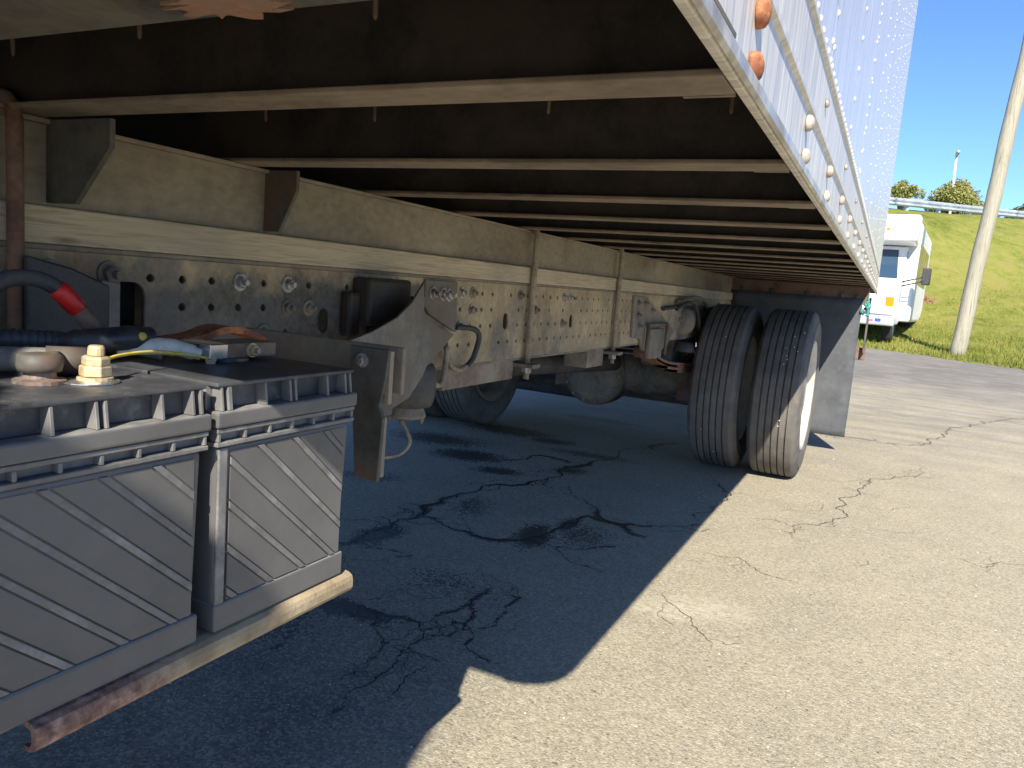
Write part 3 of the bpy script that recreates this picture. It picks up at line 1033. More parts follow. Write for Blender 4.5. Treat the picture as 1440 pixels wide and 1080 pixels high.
far.box(fx, fx + .008, -1.9, 8.0, ZBt, ZT); far.box(fx + .001, fx + .075, -1.9, 8.0, ZT + .0002, ZT + .008); far.box(fx + .001, fx + .075, -1.9, 8.0, ZBt - .008, ZBt - .0002)
obj('frame_rail', far, 'frame_dark', T)
for y in (.2, 1.55, 3.0, 4.2, 5.6, 7.2):
    obj('frame_crossmember', MB().box(fx + .01, XR - .012, y - .05, y + .05, ZBt + .03, ZT - .02), 'frame_dark', T)
hb = obj('bolt', MB().hexbolt((XR, plug[0][0], plug[0][1]), (1, 0, 0), .0105, .009, .0155), 'boltsteel', rail, at=(XR, plug[0][0], plug[0][1]))
hd = obj('bolt', MB().hexbolt((XR, plug[1][0], plug[1][1]), (1, 0, 0), .0105, .009, .0155), 'frame', rail, at=(XR, plug[1][0], plug[1][1]))
for (y, z) in plug[2:]:
    if ri.random() < .4:
        copy_at(hb, (0, y - plug[0][0], z - plug[0][1]))
    else:
        copy_at(hd, (0, y - plug[1][0], z - plug[1][1]))
for (y, z) in ((.655, .962), (.741, .965)):
    c = copy_at(hd, (0, y - plug[1][0], z - plug[1][1])); c.scale = (1.3, 1.25, 1.25)

# wood spacer and body sill over the rail
obj('wood_spacer', MB().box(XR - .075, XR + .004, -.3, 7.95, ZT + .0085, ZT + .058), 'wood', T, bevel=.003)
obj('wood_spacer', MB().box(fx - .004, fx + .075, -.3, 7.95, ZT + .0085, ZT + .058), 'wood', T)
sil = MB()
sz0 = ZT + .0585
sil.box(XR - .018, XR - .010, .19, 7.95, sz0, ZB - .006)
sil.box(XR - .075, XR - .0005, .19, 7.95, ZB - .0058, ZB + .0005)
sil.box(XR - .075, XR - .0185, .19, 7.95, sz0, sz0 + .006)
obj('body_sill', sil, 'sill', T, bevel=.001)
sil = MB(); sil.box(fx + .010, fx + .018, .19, 7.95, sz0, ZB - .006); sil.box(fx, fx + .075, .19, 7.95, ZB - .0058, ZB + .0005)
obj('body_sill', sil, 'sill', T)
# triangular gussets from sill to crossmember
def gusset(y, w):
    m = MB()
    m.extrude([(XR - .0095, y, sz0 + .004), (XR + w * .42, y, sz0 + .004), (XR + w, y, ZB - .035), (XR + w, y, ZB + .0003), (XR - .0095, y, ZB + .0003)], (0, .008, 0))
    return m
obj('gusset', gusset(.655, .118), 'gusset', T, bevel=.001)
g2 = obj('gusset', gusset(1.052, .064), 'gusset', T, bevel=.001)

# U-bolts holding the body to the frame
def ubolt(y, r=.0098):
    x = XR + .0155
    x2 = XR - .10
    p = [(x, y, .70), (x, y, ZB - .015), (x - .004, y, ZB + .004), (x - .014, y, ZB + .014), (x - .03, y, ZB + .018), (x2 + .03, y, ZB + .018), (x2 + .012, y, ZB + .012), (x2, y, ZB - .01), (x2, y, .70)]
    return MB().tube(p, r, 12)
def uplate(y):
    return MB().box(XR - .13, XR + .05, y - .03, y + .03, .738, .750)
def unut(y):
    m = MB()
    for x in (XR + .0155, XR - .10):
        m.lathe([(0, .017), (.016, .017)], (x, y, .720), (0, 0, 1), 6, smooth=False)
    return m
for i, y in enumerate((.600, 2.18, 3.02)):
    u = obj('u_bolt', ubolt(y), 'rust_brown' if i == 0 else 'hose_brown', T)
    obj('clamp_plate', uplate(y), 'frame', u, bevel=.001)
    obj('nut', unut(y), 'boltsteel', u)
obj('wood_block', MB().box(XR - .11, XR - .012, 1.72, 2.14, .700, ZBt - .009), 'woodblock', T, bevel=.003)
obj('wood_block', MB().box(XR - .11, XR - .012, 2.80, 2.985, .690, ZBt - .009), 'woodblock', T, bevel=.003)

# dark blue cross piece seen through the cut-out, plus grey bracket plates at the left
obj('cab_mount', MB().box(XR - .09, XR - .07, .60, .84, ZBt + .02, ZT - .02), 'navy', T, bevel=.003)
br1 = MB(); br1.extrude([(XR + .006, .715, .80), (XR + .006, .752, .80), (XR + .006, .752, .953), (XR + .006, .722, .957)], (.006, 0, 0))
obj('mount_bracket', br1, 'greyplastic', T, bevel=.002)
br2 = MB(); br2.extrude([(XR + .03, .60, .985), (XR + .03, .66, .972), (XR + .03, .715, .950), (XR + .03, .715, .86), (XR + .03, .60, .86)], (.01, 0, 0))
obj('mount_bracket', br2, 'navy', T, bevel=.003)

# dryer bracket, black box for the shaded recess, canister, support bar, air lines
pl = MB(); pl.extrude([(XR + .0005, 1.575, .990), (XR + .0005, 1.728, .990), (XR + .0005, 1.735, .858), (XR + .0005, 1.60, .905), (XR + .0005, 1.575, .925)], (.008, 0, 0))
dp = obj('dryer_bracket', pl, 'bracket', T, bevel=.002)
for (y, z) in ((1.612, .957), (1.66, .957), (1.612, .945), (1.665, .944)):
    pass
for (y, z) in ((1.607, .958), (1.655, .956), (1.685, .955)):
    obj('bolt', MB().hexbolt((XR + .0085, y, z), (1, 0, 0), .012, .010, .017), 'boltsteel', dp)
SC = .945
bp = [(-.995, 1.542, .983), (-.975, 1.468, .938), (-.950, 1.375, .905), (-.918, 1.245, .880), (-.889, 1.134, .868), (-.895, 1.16, .80), (-.946, 1.353, .700), (-.98, 1.484, .712), (-1.024, 1.653, .790), (-1.066, 1.82, .845), (-1.03, 1.69, .868), (-.999, 1.557, .91)]
nrm = Vector((.87, -.25, 0)).normalized()
bp = [(x * SC, y * SC, 1 + (z - 1) * SC) for x, y, z in bp]
pb = MB(); pb.extrude(bp, -nrm * .008)
pb.box(XR + .0085, -.958, 1.486, 1.492, .80, .95)
obj('bracket_arm', pb, 'bracket', dp, bevel=.0015)
vb_ = MB(); vb_.box(XR + .002, XR + .05, 1.30, 1.455, .885, .986); vb_.box(XR + .002, XR + .03, 1.262, 1.299, .86, .955)  # black box stands for a dark fitting and the recess shadow
vb_.tube([(XR + .028, 1.36, .84), (XR + .028, 1.36, .884)], .022, 14)
obj('recess_shade_box', vb_, 'black', T, bevel=.008)
cx, cy = -1.012, 1.522
can = MB().lathe([(.685, .045), (.689, .060), (.705, .067), (.74, .069), (.77, .069), (.79, .06), (.797, .03)], (cx, cy, 0), (0, 0, 1), 32)
dr = obj('air_dryer', can, 'canister', T)
cap = MB().lathe([(.656, .036), (.660, .048), (.666, .049), (.6845, .042)], (cx, cy, 0), (0, 0, 1), 24, smooth=False)
for a in range(4):
    cap.hexbolt((cx + .040 * math.cos(a * 1.57 + .4), cy + .040 * math.sin(a * 1.57 + .4), .659), (0, 0, -1), .006, .006, 0)
obj('drain_cap', cap, 'frame', dr)
obj('drain_hose', MB().tube(bez([(cx - .01, cy - .01, .657), (cx + .006, cy, .625), (cx + .014, cy + .005, .595), (cx + .002, cy - .02, .568), (cx - .035, cy - .06, .56)]), .0045, 8), 'hose_brown', dr)
bar = MB()
bar.extrude([(-.664, .85, .896), (-.598, .85, .896), (-.601, .85, .86), (-.609, .85, .815), (-.602, .85, .80), (-.606, .85, .71), (-.645, .85, .71)], (0, .007, 0))
sb = obj('support_bar', bar, 'gusset', T, bevel=.0015)
bw = MB(); bw.box(-.612, -.606, .8572, .866, .715, .80); bw.box(-.606, -.600, .8572, .866, .82, .893)
obj('bar_flange', bw, 'frame', sb)
obj('bolt', MB().hexbolt((-.641, .85, .877), (0, -1, 0), .007, .006, .010), 'boltsteel', sb)
obj('support_plate', MB().box(-.90, -.60, .888, .896, .83, .897), 'frame', T, bevel=.002)
obj('support_arm', MB().box(XR + .001, -.612, .858, .887, .80, .828), 'frame_dark', T, bevel=.002)
h1 = MB().tube(bez([(XR + .01, 1.73, .872), (XR + .03, 1.79, .868), (XR + .035, 1.815, .845), (XR + .03, 1.80, .79), (XR + .025, 1.775, .768)]), .0075, 10)
a1 = obj('air_hose', h1, 'hose', T)
obj('hose_end', MB().tube(bez([(XR + .025, 1.775, .768), (XR + .02, 1.745, .760), (XR + .02, 1.70, .775), (XR + .02, 1.665, .83)]), .0072, 10), 'hose_brown', a1)
h2 = MB().tube(bez([(XR + .03, 1.555, .815), (XR + .035, 1.575, .77), (XR + .038, 1.60, .735), (XR + .034, 1.635, .735), (XR + .03, 1.655, .77), (XR + .03, 1.66, .825)]), .007, 10)
obj('air_hose', h2, 'hose_brown', T)

# battery tray: a rounded angle
tp = [(-.86, .6655), (-.512, .6655), (-.505, .664), (-.5000, .661), (-.4985, .656), (-.4985, .648), (-.5005, .644), (-.505, .642), (-.512, .642), (-.512, .6455), (-.506, .6455), (-.5035, .649), (-.5035, .655), (-.506, .659), (-.512, .6605), (-.86, .6605)]
tp = [(x * 1.04, 1 + (z - 1) * 1.04) for x, z in tp]
tr = MB().extrude([(x, .322, z) for x, z in tp], (0, .370, 0))
obj('battery_tray', tr, 'tray', T)
obj('tray_arm', MB().box(XR + .001, -.80, .31, .34, .60, .6455), 'frame_dark', T)
obj('tray_arm', MB().box(XR + .001, -.80, .65, .68, .60, .6455), 'frame_dark', T)

# wheels
def tyre_mb(xc, yc, r, n=96):
    p = [(-.100, .312), (-.122, .328), (-.130, .345), (-.133, .350), (-.1345, .352), (-.1370, .395), (-.1362, .418), (-.1385, .420), (-.1385, .426), (-.1355, .428), (-.130, .450), (-.124, .468), (-.117, .479), (-.108, .486)]
    for g in (-.072, -.036, 0, .036, .072):
        p += [(g - .0042, .4895), (g - .0034, .476), (g + .0034, .476), (g + .0042, .4895)]
    p += [(.108, .486), (.117, .479), (.124, .468), (.130, .450), (.1355, .428), (.1385, .426), (.1385, .420), (.1362, .418), (.1370, .395), (.1345, .352), (.133, .350), (.130, .345), (.122, .328), (.100, .312)]
    m = MB().lathe(p, (xc, yc, r), (1, 0, 0), n, closed=True)
    for f in m.bm.faces:
        f.smooth = True
    for v in m.bm.verts:
        if v.co.z < .006:
            v.co.z = .001 + (v.co.z + .01) * .05
    for e in m.bm.edges:
        a, b = e.verts
        if abs(a.co.x - b.co.x) < 1e-6 and abs(a.co.x - xc) < .112:
            e.smooth = False
    return m
RC = .484
def wheel(xc, yc, out, parent):
    t = obj('wheel', MB().lathe([(-.112 * out, .306), (-.112 * out, .318), (-.100 * out, .318), (-.085 * out, .290), (.06 * out, .270), (.085 * out, .296), (.100 * out, .320), (.128 * out, .324), (.1315 * out, .316), (.128 * out, .304), (.10 * out, .284), (.055 * out, .258), (-.085 * out, .272)], (xc, yc, RC), (1, 0, 0), 64, closed=True), 'rimwhite', parent)
    obj('tyre', tyre_mb(xc, yc, RC), 'tyre', t)
    outl = [(yc + .258 * math.cos(a), RC + .258 * math.sin(a)) for a in np.linspace(0, 2 * math.pi, 49)[:-1]]
    hl = [(yc + .195 * math.cos(a), RC + .195 * math.sin(a), .030, .030) for a in np.arange(8) * math.pi / 4 + .3]
    d = plate_with_holes(outl, hl, .012, lambda u, v, w: (xc + out * .02 + w + out * .05 * max(0, 1 - abs(math.hypot(u - yc, v - RC) - .19) / .07), u, v))
    obj('disc', d, 'rimwhite', t)
    return t
YW = 4.735
wheel(-.487, YW, 1, T)
wheel(-.822, YW, -1, T)
wheel(-2.88, YW, -1, T)
wheel(-2.55, YW, 1, T)
hub = MB().lathe([(0, .13), (.09, .125), (.12, .10), (.125, 0)], (-.50, YW, RC), (1, 0, 0), 32, smooth=False)
for o_ in [o for o in T.children if o.name.startswith('wheel') and o.children]:
    vx = [v.co.x for v in o_.data.vertices]
    if sum(vx) / len(vx) + T.location.x < -2:
        for c_ in o_.children:
            if c_.name.startswith('disc'):
                c_.data.materials.clear(); c_.data.materials.append(MAT['gusset'])
        o_.data.materials.clear(); o_.data.materials.append(MAT['frame'])
hb_ = obj('hub', hub, 'rimwhite', T)
# stones stuck in the tread
st = MB()
for (x, a) in [(-.46, 2.62), (-.455, 2.66), (-.468, 2.72), (-.41, 2.55), (-.43, 2.5), (-.45, 3.35), (-.455, 3.42), (-.80, 2.45), (-.865, 3.6), (-.80, 3.95), (-.44, 2.35), (-.395, 2.28), (-.47, 2.52)]:
    st.lathe([(0, .0045), (.004, .0035), (.0055, 0)], (x, YW + .4885 * math.cos(a), RC + .4885 * math.sin(a)), (0, math.cos(a), math.sin(a)), 6)
s = obj('tread_stones', st, 'grit', T); s['kind'] = 'stuff'

# axle, differential, springs, brake parts
ax = obj('axle', MB().lathe([(-1.1, .055), (-.30, .09), (-.16, .13), (.16, .145), (.30, .12), (.62, .10)], (XC, YW, .50), (1, 0, 0), 28), 'axle', T)
XD = XC - .19
df = MB().lathe([(-.20, .15), (-.17, .205), (-.12, .212), (-.115, .20), (.0, .215), (.12, .19), (.2, .10), (.38, .07)], (XD, YW + .02, .470), (0, 1, 0), 36)
dfo = obj('differential', df, 'axle', ax)
for a in range(14):
    obj('bolt', MB().hexbolt((XD + .18 * math.cos(a * .449), YW - .17, .470 + .18 * math.sin(a * .449)), (0, -1, 0), .011, .009, 0), 'frame', dfo)
obj('drive_shaft', MB().tube([(XC, -1.2, .86), (XC, 4.4, .57)], .05, 16), 'frame_dark', T)
for sx in (-1, 1):
    x = XC + sx * .405
    pth = bez([(x, 3.62, .715), (x, 3.95, .650), (x, 4.4, .612), (x, YW, .603), (x, 5.1, .625), (x, 5.75, .73)])
    ls = MB()
    for (dz, a, b) in ((.0, 0, 1), (-.0125, .0, .3), (-.014, .08, .92), (-.028, .2, .8), (-.042, .3, .7)):
        i0, i1 = int(a * (len(pth) - 1)), int(b * (len(pth) - 1))
        P = pth[i0:i1 + 1]
        for p, q in zip(P, P[1:]):
            ls.faces([(x - .04, p.y, p.z + dz - .006), (x + .04, p.y, p.z + dz - .006), (x + .04, q.y, q.z + dz - .006), (x - .04, q.y, q.z + dz - .006),
                      (x - .04, p.y, p.z + dz + .006), (x + .04, p.y, p.z + dz + .006), (x + .04, q.y, q.z + dz + .006), (x - .04, q.y, q.z + dz + .006)],
                     [(0, 3, 2, 1), (4, 5, 6, 7), (1, 2, 6, 5), (3, 0, 4, 7)])
    lo = obj('leaf_spring', ls, 'rust_dull' if sx > 0 else 'rust_brown', T)
    obj('spring_eye', MB().lathe([(-.045, .03), (.045, .03)], (x, 3.62, .715), (1, 0, 0), 18), 'rust_dull', lo)
    obj('spring_seat', MB().box(x - .055, x + .055, YW - .13, YW + .13, .36, .555), 'rust_brown', T, bevel=.012)
    su = MB()
    for dy in (-.10, .10):
        su.tube([(x - .05, YW + dy, .35), (x - .05, YW + dy, .66), (x - .03, YW + dy, .68), (x + .03, YW + dy, .68), (x + .05, YW + dy, .66), (x + .05, YW + dy, .35)], .01, 8)
    obj('spring_u_bolt', su, 'rust_brown', T)
for a in range(8):
    an = a * .785 + .2
    rbm = MB(); rbm.extrude([(XD + .12 * math.cos(an) - .008, YW - .175, .47 + .12 * math.sin(an)), (XD + .205 * math.cos(an) - .008, YW - .10, .47 + .205 * math.sin(an)), (XD + .205 * math.cos(an) - .008, YW + .10, .47 + .205 * math.sin(an)), (XD + .12 * math.cos(an) - .008, YW + .10, .47 + .12 * math.sin(an))], (.016, 0, 0))
    obj('casting_rib', rbm, 'axle', dfo)
obj('cover_plate', MB().lathe([(-.205, .05), (-.20, .13), (-.192, .135), (-.185, .135)], (XD, YW + .02, .47), (0, 1, 0), 28, smooth=False), 'axle', dfo)
for z0, x0 in ((.60, XC + .15), (.63, XC + .22)):
    obj('brake_line', MB().tube(bez([(XC - .3, YW - .1, z0), (XC + .1, YW - .13, z0 + .02), (XC + .32, YW - .10, z0 - .01), (XC + .40, YW - .06, z0 + .05)]), .006, 8), 'hose_brown', T)
obj('torque_bracket', MB().box(XC + .18, XC + .30, YW - .14, YW + .12, .56, .64), 'axle', T, bevel=.01)
obj('brake_housing', MB().box(XC + .18, XC + .36, YW - .42, YW - .15, .58, .80), 'axle', T, bevel=.03)
obj('inner_splash_plate', MB().box(XC - .42, XC + .34, 5.02, 5.03, .52, 1.0), 'black', T)
obj('air_tank', MB().tube([(XC - .30, 5.35, .80), (XC + .30, 5.35, .80)], .11, 24), 'frame_dark', T)
obj('wiring_loom', MB().tube(bez([(XR - .10, 1.9, .80), (XR - .09, 2.6, .785), (XR - .10, 3.3, .80), (XR - .11, 4.1, .82), (XR - .15, 4.6, .80)]), .013, 8), 'hose', T)
obj('wiring_loom', MB().tube(bez([(XR + .012, 3.75, .93), (XR + .025, 4.1, .945), (XR + .02, 4.6, .93), (XR + .015, 5.2, .95)]), .010, 8), 'hose', T)
hg = MB(); hg.extrude([(XR + .0006, 3.26, .985), (XR + .0006, 3.46, .980), (XR + .0006, 4.02, .815), (XR + .0006, 3.90, .742), (XR + .0006, 3.70, .70), (XR + .0006, 3.46, .735), (XR + .0006, 3.40, .79), (XR + .0006, 3.28, .80)], (.012, 0, 0))
hgo = obj('spring_hanger', hg, 'frame', T, bevel=.002)
obj('hanger_pocket', MB().box(XR + .0135, XR + .030, 3.52, 3.74, .690, .835), 'frame', hgo, bevel=.006)
hl_ = MB()
for a, b in (((3.46, .855), (3.80, .855)), ((3.46, .855), (3.46, .70)), ((3.80, .855), (3.80, .70))):
    hl_.tube([(XR + .03, a[0], a[1]), (XR + .03, b[0], b[1])], .008, 8)
obj('hanger_rib', hl_, 'rust_brown', hgo)
for (y, z) in ((3.32, .955), (3.42, .955), (3.33, .90), (3.36, .85), (3.55, .92)):
    obj('bolt', MB().hexbolt((XR + .0126, y, z), (1, 0, 0), .011, .009, .016), 'frame', hgo)
obj('bump_stop', MB().lathe([(0, .06), (.02, .055), (.05, .045), (.055, 0)], (XR + .04, 4.16, .70), (0, 0, 1), 20), 'hose', T)
bc = MB().lathe([(-.07, .05), (-.06, .075), (0, .08), (.01, .085), (.02, .08), (.07, .07), (.08, .03)], (XR - .02, 4.25, .86), (0, 1, .15), 24)
obj('brake_chamber', bc, 'frame', T)
obj('air_hose', MB().tube(bez([(XR + .03, 3.95, .93), (XR + .06, 4.1, .97), (XR + .06, 4.3, .92), (XR + .05, 4.45, .80), (XR + .02, 4.6, .72)]), .010, 10), 'hose', T)
obj('air_hose', MB().tube(bez([(XR + .02, 4.0, .97), (XR + .05, 4.25, 1.0), (XR + .05, 4.5, .98), (XR + .02, 4.8, .9)]), .009, 10), 'hose_grey', T)
obj('rear_stop_bar', MB().box(XL + .3, XS - .9, 5.2, 5.3, .26, .31), 'frame_dark', T)

# mud flaps with hanger beam
YFL = 5.62
fb_ = obj('flap_beam', MB().box(XL + .03, XS - .005, YFL + .006, YFL + .055, 1.052, ZB - .004), 'rust_brown', T, bevel=.004)
for x in (-.95, -.75, -.52, -.30, -.20):
    obj('bolt', MB().hexbolt((x, YFL + .006, 1.09), (0, -1, 0), .013, .010, .02), 'frame_dark', fb_)
def flap(x0, x1):
    m = MB()
    nx_, nz_ = 14, 20
    V = []
    for k in (0, 1):
        for j in range(nz_ + 1):
            for i in range(nx_ + 1):
                u, v = i / nx_, j / nz_
                y = YFL + .010 * math.sin(u * 5 + 1) * (1 - v) + .03 * (1 - v) ** 2 - k * .008
                V.append((x0 + (x1 - x0) * u + .004 * math.sin(v * 6) * (u - .5), y, .132 + (1.075 - .132) * v))
    s = (nx_ + 1) * (nz_ + 1)
    F = []
    for j in range(nz_):
        for i in range(nx_):
            a = j * (nx_ + 1) + i
            F.append((a, a + 1, a + nx_ + 2, a + nx_ + 1)); F.append((s + a, s + a + nx_ + 1, s + a + nx_ + 2, s + a + 1))
    for i in range(nx_):
        F.append((i, s + i, s + i + 1, i + 1)); a = nz_ * (nx_ + 1) + i; F.append((a, a + 1, s + a + 1, s + a))
    for j in range(nz_):
        a = j * (nx_ + 1); F.append((a, a + nx_ + 1, s + a + nx_ + 1, s + a)); a += nx_; F.append((a, s + a, s + a + nx_ + 1, a + nx_ + 1))
    return m.faces(V, F, True)
obj('mud_flap', flap(-1.03, -.163), 'flap', T)
obj('mud_flap', flap(2 * XC + .163, 2 * XC + 1.03), 'flap', T)
# bumper post seen past the flap's outer edge
obj('bumper_post', MB().box(-.172, -.155, 7.6, 7.68, .62, 1.12), 'gusset', T, bevel=.004)
obj('rear_bumper', MB().box(XL + .1, -.15, 7.69, 7.79, .55, .66), 'rust_brown', T, bevel=.006)

# cab ahead of the body (behind the camera's left shoulder)
cabp = [(-.35, 1.26), (-.35, 2.75), (-.55, 2.92), (-1.3, 2.88), (-1.75, 2.10), (-2.75, 1.95), (-2.95, 1.75), (-3.0, 1.05), (-2.6, .95), (-1.55, 1.0), (-1.5, 1.2)]
cm = MB().extrude([(-2.53, y, z) for y, z in cabp], (2.16, 0, 0))
cabo = obj('cab', cm, 'white', T, bevel=.06, seg=3)
for x in (-.369, -2.531):
    obj('side_window', MB().extrude([(x - .003, -.55, 2.05), (x - .003, -1.25, 2.05), (x - .003, -1.2, 2.62), (x - .003, -.55, 2.68)], (.006, 0, 0)), 'glass', cabo)
obj('windscreen', MB().extrude([(-2.4, -1.72, 2.18), (-.5, -1.72, 2.18), (-.5, -1.36, 2.80), (-2.4, -1.36, 2.80)], (0, -.02, .012)), 'glass', cabo)
obj('step', MB().box(-.65, -.44, -1.45, -1.0, .62, .66), 'galv', cabo)
obj('step', MB().box(-.65, -.44, -1.45, -1.0, .93, .97), 'galv', cabo)
mz = [(-.155, 1.50), (-.165, 1.95), (-.150, 1.985), (.02, 1.985), (.045, 1.95), (-.02, 1.50)]  # unseen mirror added, outline slanted to cast shade on the left battery
obj('wing_mirror', MB().extrude([(x, -1.08, z) for x, z in mz], (0, -.06, 0)), 'hose', cabo, bevel=.015)
obj('mirror_arm', MB().tube([(-.38, -1.2, 1.95), (-.10, -1.11, 2.02), (-.06, -1.11, 1.97)], .013, 8), 'hose', cabo)
obj('mirror_arm', MB().tube([(-.38, -1.2, 1.40), (-.12, -1.11, 1.44), (-.10, -1.11, 1.52)], .013, 8), 'hose', cabo)
obj('front_bumper', MB().box(-2.6, -.3, -3.2, -3.02, .55, .85), 'chrome', cabo, bevel=.04)
for x, o_ in ((-.52, 1), (2 * XC + .52, -1)):
    wheel(x, -2.1, o_, T)

# ================================================================== BATTERIES
def clip_strip(p0, p1, w, rect):
    """diagonal strip polygon clipped to rect (u0,u1,v0,v1)"""
    d = Vector((p1[0] - p0[0], p1[1] - p0[1])); n = Vector((-d.y, d.x)).normalized() * w / 2
    poly = [(p0[0] + n.x, p0[1] + n.y), (p1[0] + n.x, p1[1] + n.y), (p1[0] - n.x, p1[1] - n.y), (p0[0] - n.x, p0[1] - n.y)]
    for ax, lim, sg in ((0, rect[0], 1), (0, rect[1], -1), (1, rect[2], 1), (1, rect[3], -1)):
        outp = []
        for a, b in zip(poly, poly[1:] + poly[:1]):
            ia = (a[ax] - lim) * sg >= 0; ib = (b[ax] - lim) * sg >= 0
            if ia: outp.append(a)
            if ia != ib:
                t = (lim - a[ax]) / (b[ax] - a[ax])
                outp.append((a[0] + (b[0] - a[0]) * t, a[1] + (b[1] - a[1]) * t))
        poly = outp
        if len(poly) < 3: return None
    return poly

def battery(y0, y1, label):
    yc = (y0 + y1) / 2
    t = thing('battery', label, 'battery', (-.69, yc, .653), 'truck batteries on the rusty tray')
    xf, xb_ = -.526, -.856
    zc0, zc1 = .6535, .8315
    case = MB()
    # tapered case
    tz = .004
    case.faces([(xb_, y0 + tz + .004, zc0), (xf - .003, y0 + tz + .004, zc0), (xf - .003, y1 - tz - .004, zc0), (xb_, y1 - tz - .004, zc0),
                (xb_, y0 + .004, zc1), (xf, y0 + .004, zc1), (xf, y1 - .004, zc1), (xb_, y1 - .004, zc1)],
               [(0, 3, 2, 1), (4, 5, 6, 7), (0, 1, 5, 4), (1, 2, 6, 5), (2, 3, 7, 6), (3, 0, 4, 7)])
    co = obj('case', case, 'battery', t, bevel=.005, seg=3)
    # base band
    obj('base_band', MB().box(xb_ - .001, xf + .0016, y0 + .0055, y1 - .0055, zc0 - .0003, .680), 'battery', co, bevel=.002)
    # raised corner pilaster and diagonal panels on the outer face
    rect = (y0 + .020, y1 - .0125, .6815, .826)
    obj('corner_rib', MB().box(xf - .001, xf + .0022, y0 + .0055, y0 + .0160, .6805, .830), 'battery_worn', co, bevel=.0012)
    W_ = rect[1] - rect[0]
    k = 0
    pos = rect[0] - .20
    wide = True
    while pos < rect[1] + .02:
        w = .0235 if wide else .0055
        a = (pos, rect[3] + .02); b = (pos + .215, rect[3] + .02 - .19)
        pg = clip_strip(a, b, w, rect)
        if pg:
            hgt = .0009 if wide else .0017
            m = MB(); m.extrude([(xf - .0025, u, v) for u, v in pg], (hgt + .0025, 0, 0))
            obj('rib_panel' if wide else 'ridge', m, 'battery' if wide else 'battery_worn', co, bevel=.0006, seg=2)
        pos += (.5 * (.0235 + .0055) + .0013) * 1.51
        wide = not wide
    # slotted collar
    cl = MB()
    cl.box(xb_ - .002, xf + .0045, y0 + .001, y1 - .001, .8320, .8362)
    cl.box(xb_, xf - .004, y0 + .004, y1 - .004, .8363, .8445)
    cl.box(xb_ - .002, xf + .0045, y0 + .001, y1 - .001, .8446, .8488)
    n = 6
    for i in range(n + 1):
        yy = y0 + .002 + (y1 - y0 - .008) * i / n
        cl.box(xf - .006, xf + .0040, yy, yy + .0035, .8364, .8445)
    obj('slotted_collar', cl, 'battery_worn', t, bevel=.0007, seg=1)
    obj('lid_band', MB().box(xb_ - .004, xf + .0065, y0 - .001, y1 + .001, .8494, .8643), 'battery', t, bevel=.0025, seg=3)
    # recessed lid wall with buttresses
    ld = MB()
    ld.box(xb_ + .004, xf - .010, y0 + .008, y1 - .008, .8645, .8861)
    lo = obj('lid', ld, 'lid', t, bevel=.001)
    obj('lid_top', MB().box(xb_, xf + .0015, y0 + .002, y1 - .002, .8863, .8903), 'lid', t, bevel=.0012)
    for f in (.012, .055, .065, .30, .48, .52, .78, .94, .985):
        yy = y0 + .004 + (y1 - y0 - .010) * f
        rb = MB(); rb.extrude([(xf - .0102, yy, .8645), (xf + .0035, yy, .8645), (xf + .0008, yy, .8861), (xf - .0102, yy, .8861)], (0, .003, 0))
        obj('buttress', rb, 'battery', lo, bevel=.0005, seg=1)
    # hollow buttresses facing the neighbour
    for i in range(9):
        xx = xf - .012 - i * .036
        obj('buttress', MB().box(xx - .003, xx, y0 + .001, y0 + .0079, .8645, .8861), 'battery', lo)
    # caps along the lid
    for i in range(3):
        obj('vent_cap', MB().lathe([(0, .014), (.004, .014), (.0055, .011), (.0056, 0)], (-.64 - .07 * i, yc + .02, .8904), (0, 0, 1), 16, smooth=False), 'lid', lo)
    return t
bt1 = battery(.274, .478, 'dark grey battery whose shaded ribbed face fills the left end of the tray')
bt2 = battery(.486, .683, 'dark grey battery with sunlit ribbed face at the right end of the tray')
AFTER = set(bpy.data.objects)
# terminal posts
def terminal(t, x, y):
    p = obj('terminal', MB().lathe([(0, .019), (.003, .019), (.0045, .012), (.008, .0115), (.020, .0105), (.0205, .003)], (x, y, .8947), (0, 0, 1), 20, smooth=False), 'lead', t)
    return p
ta = terminal(bt1, -.575, .360)
sd = MB()
sd.lathe([(0, .014), (.004, .014)], (-.560, .397, .895), (0, 0, 1), 18, smooth=False)
sd.lathe([(.0045, .0125), (.012, .0125), (.0135, .0115)], (-.560, .397, .895), (0, 0, 1), 6, smooth=False)
sd.lathe([(.0137, .011), (.020, .011), (.0215, .0085)], (-.560, .397, .895), (.04, 0, 1), 6, smooth=False)
sd.lathe([(.0217, .0068), (.028, .0065), (.030, .0055), (.0305, 0)], (-.560, .397, .895), (.04, 0, 1), 14, smooth=False)
obj('terminal_nut', sd, 'brass', bt1, bevel=.0006, seg=1)
obj('washer', MB().lathe([(-.0008, .023), (.0002, .023), (.0012, .015)], (-.560, .392, .8958), (0, 0, 1), 22, smooth=False), 'chrome', bt1)
tb = terminal(bt2, -.62, .60)
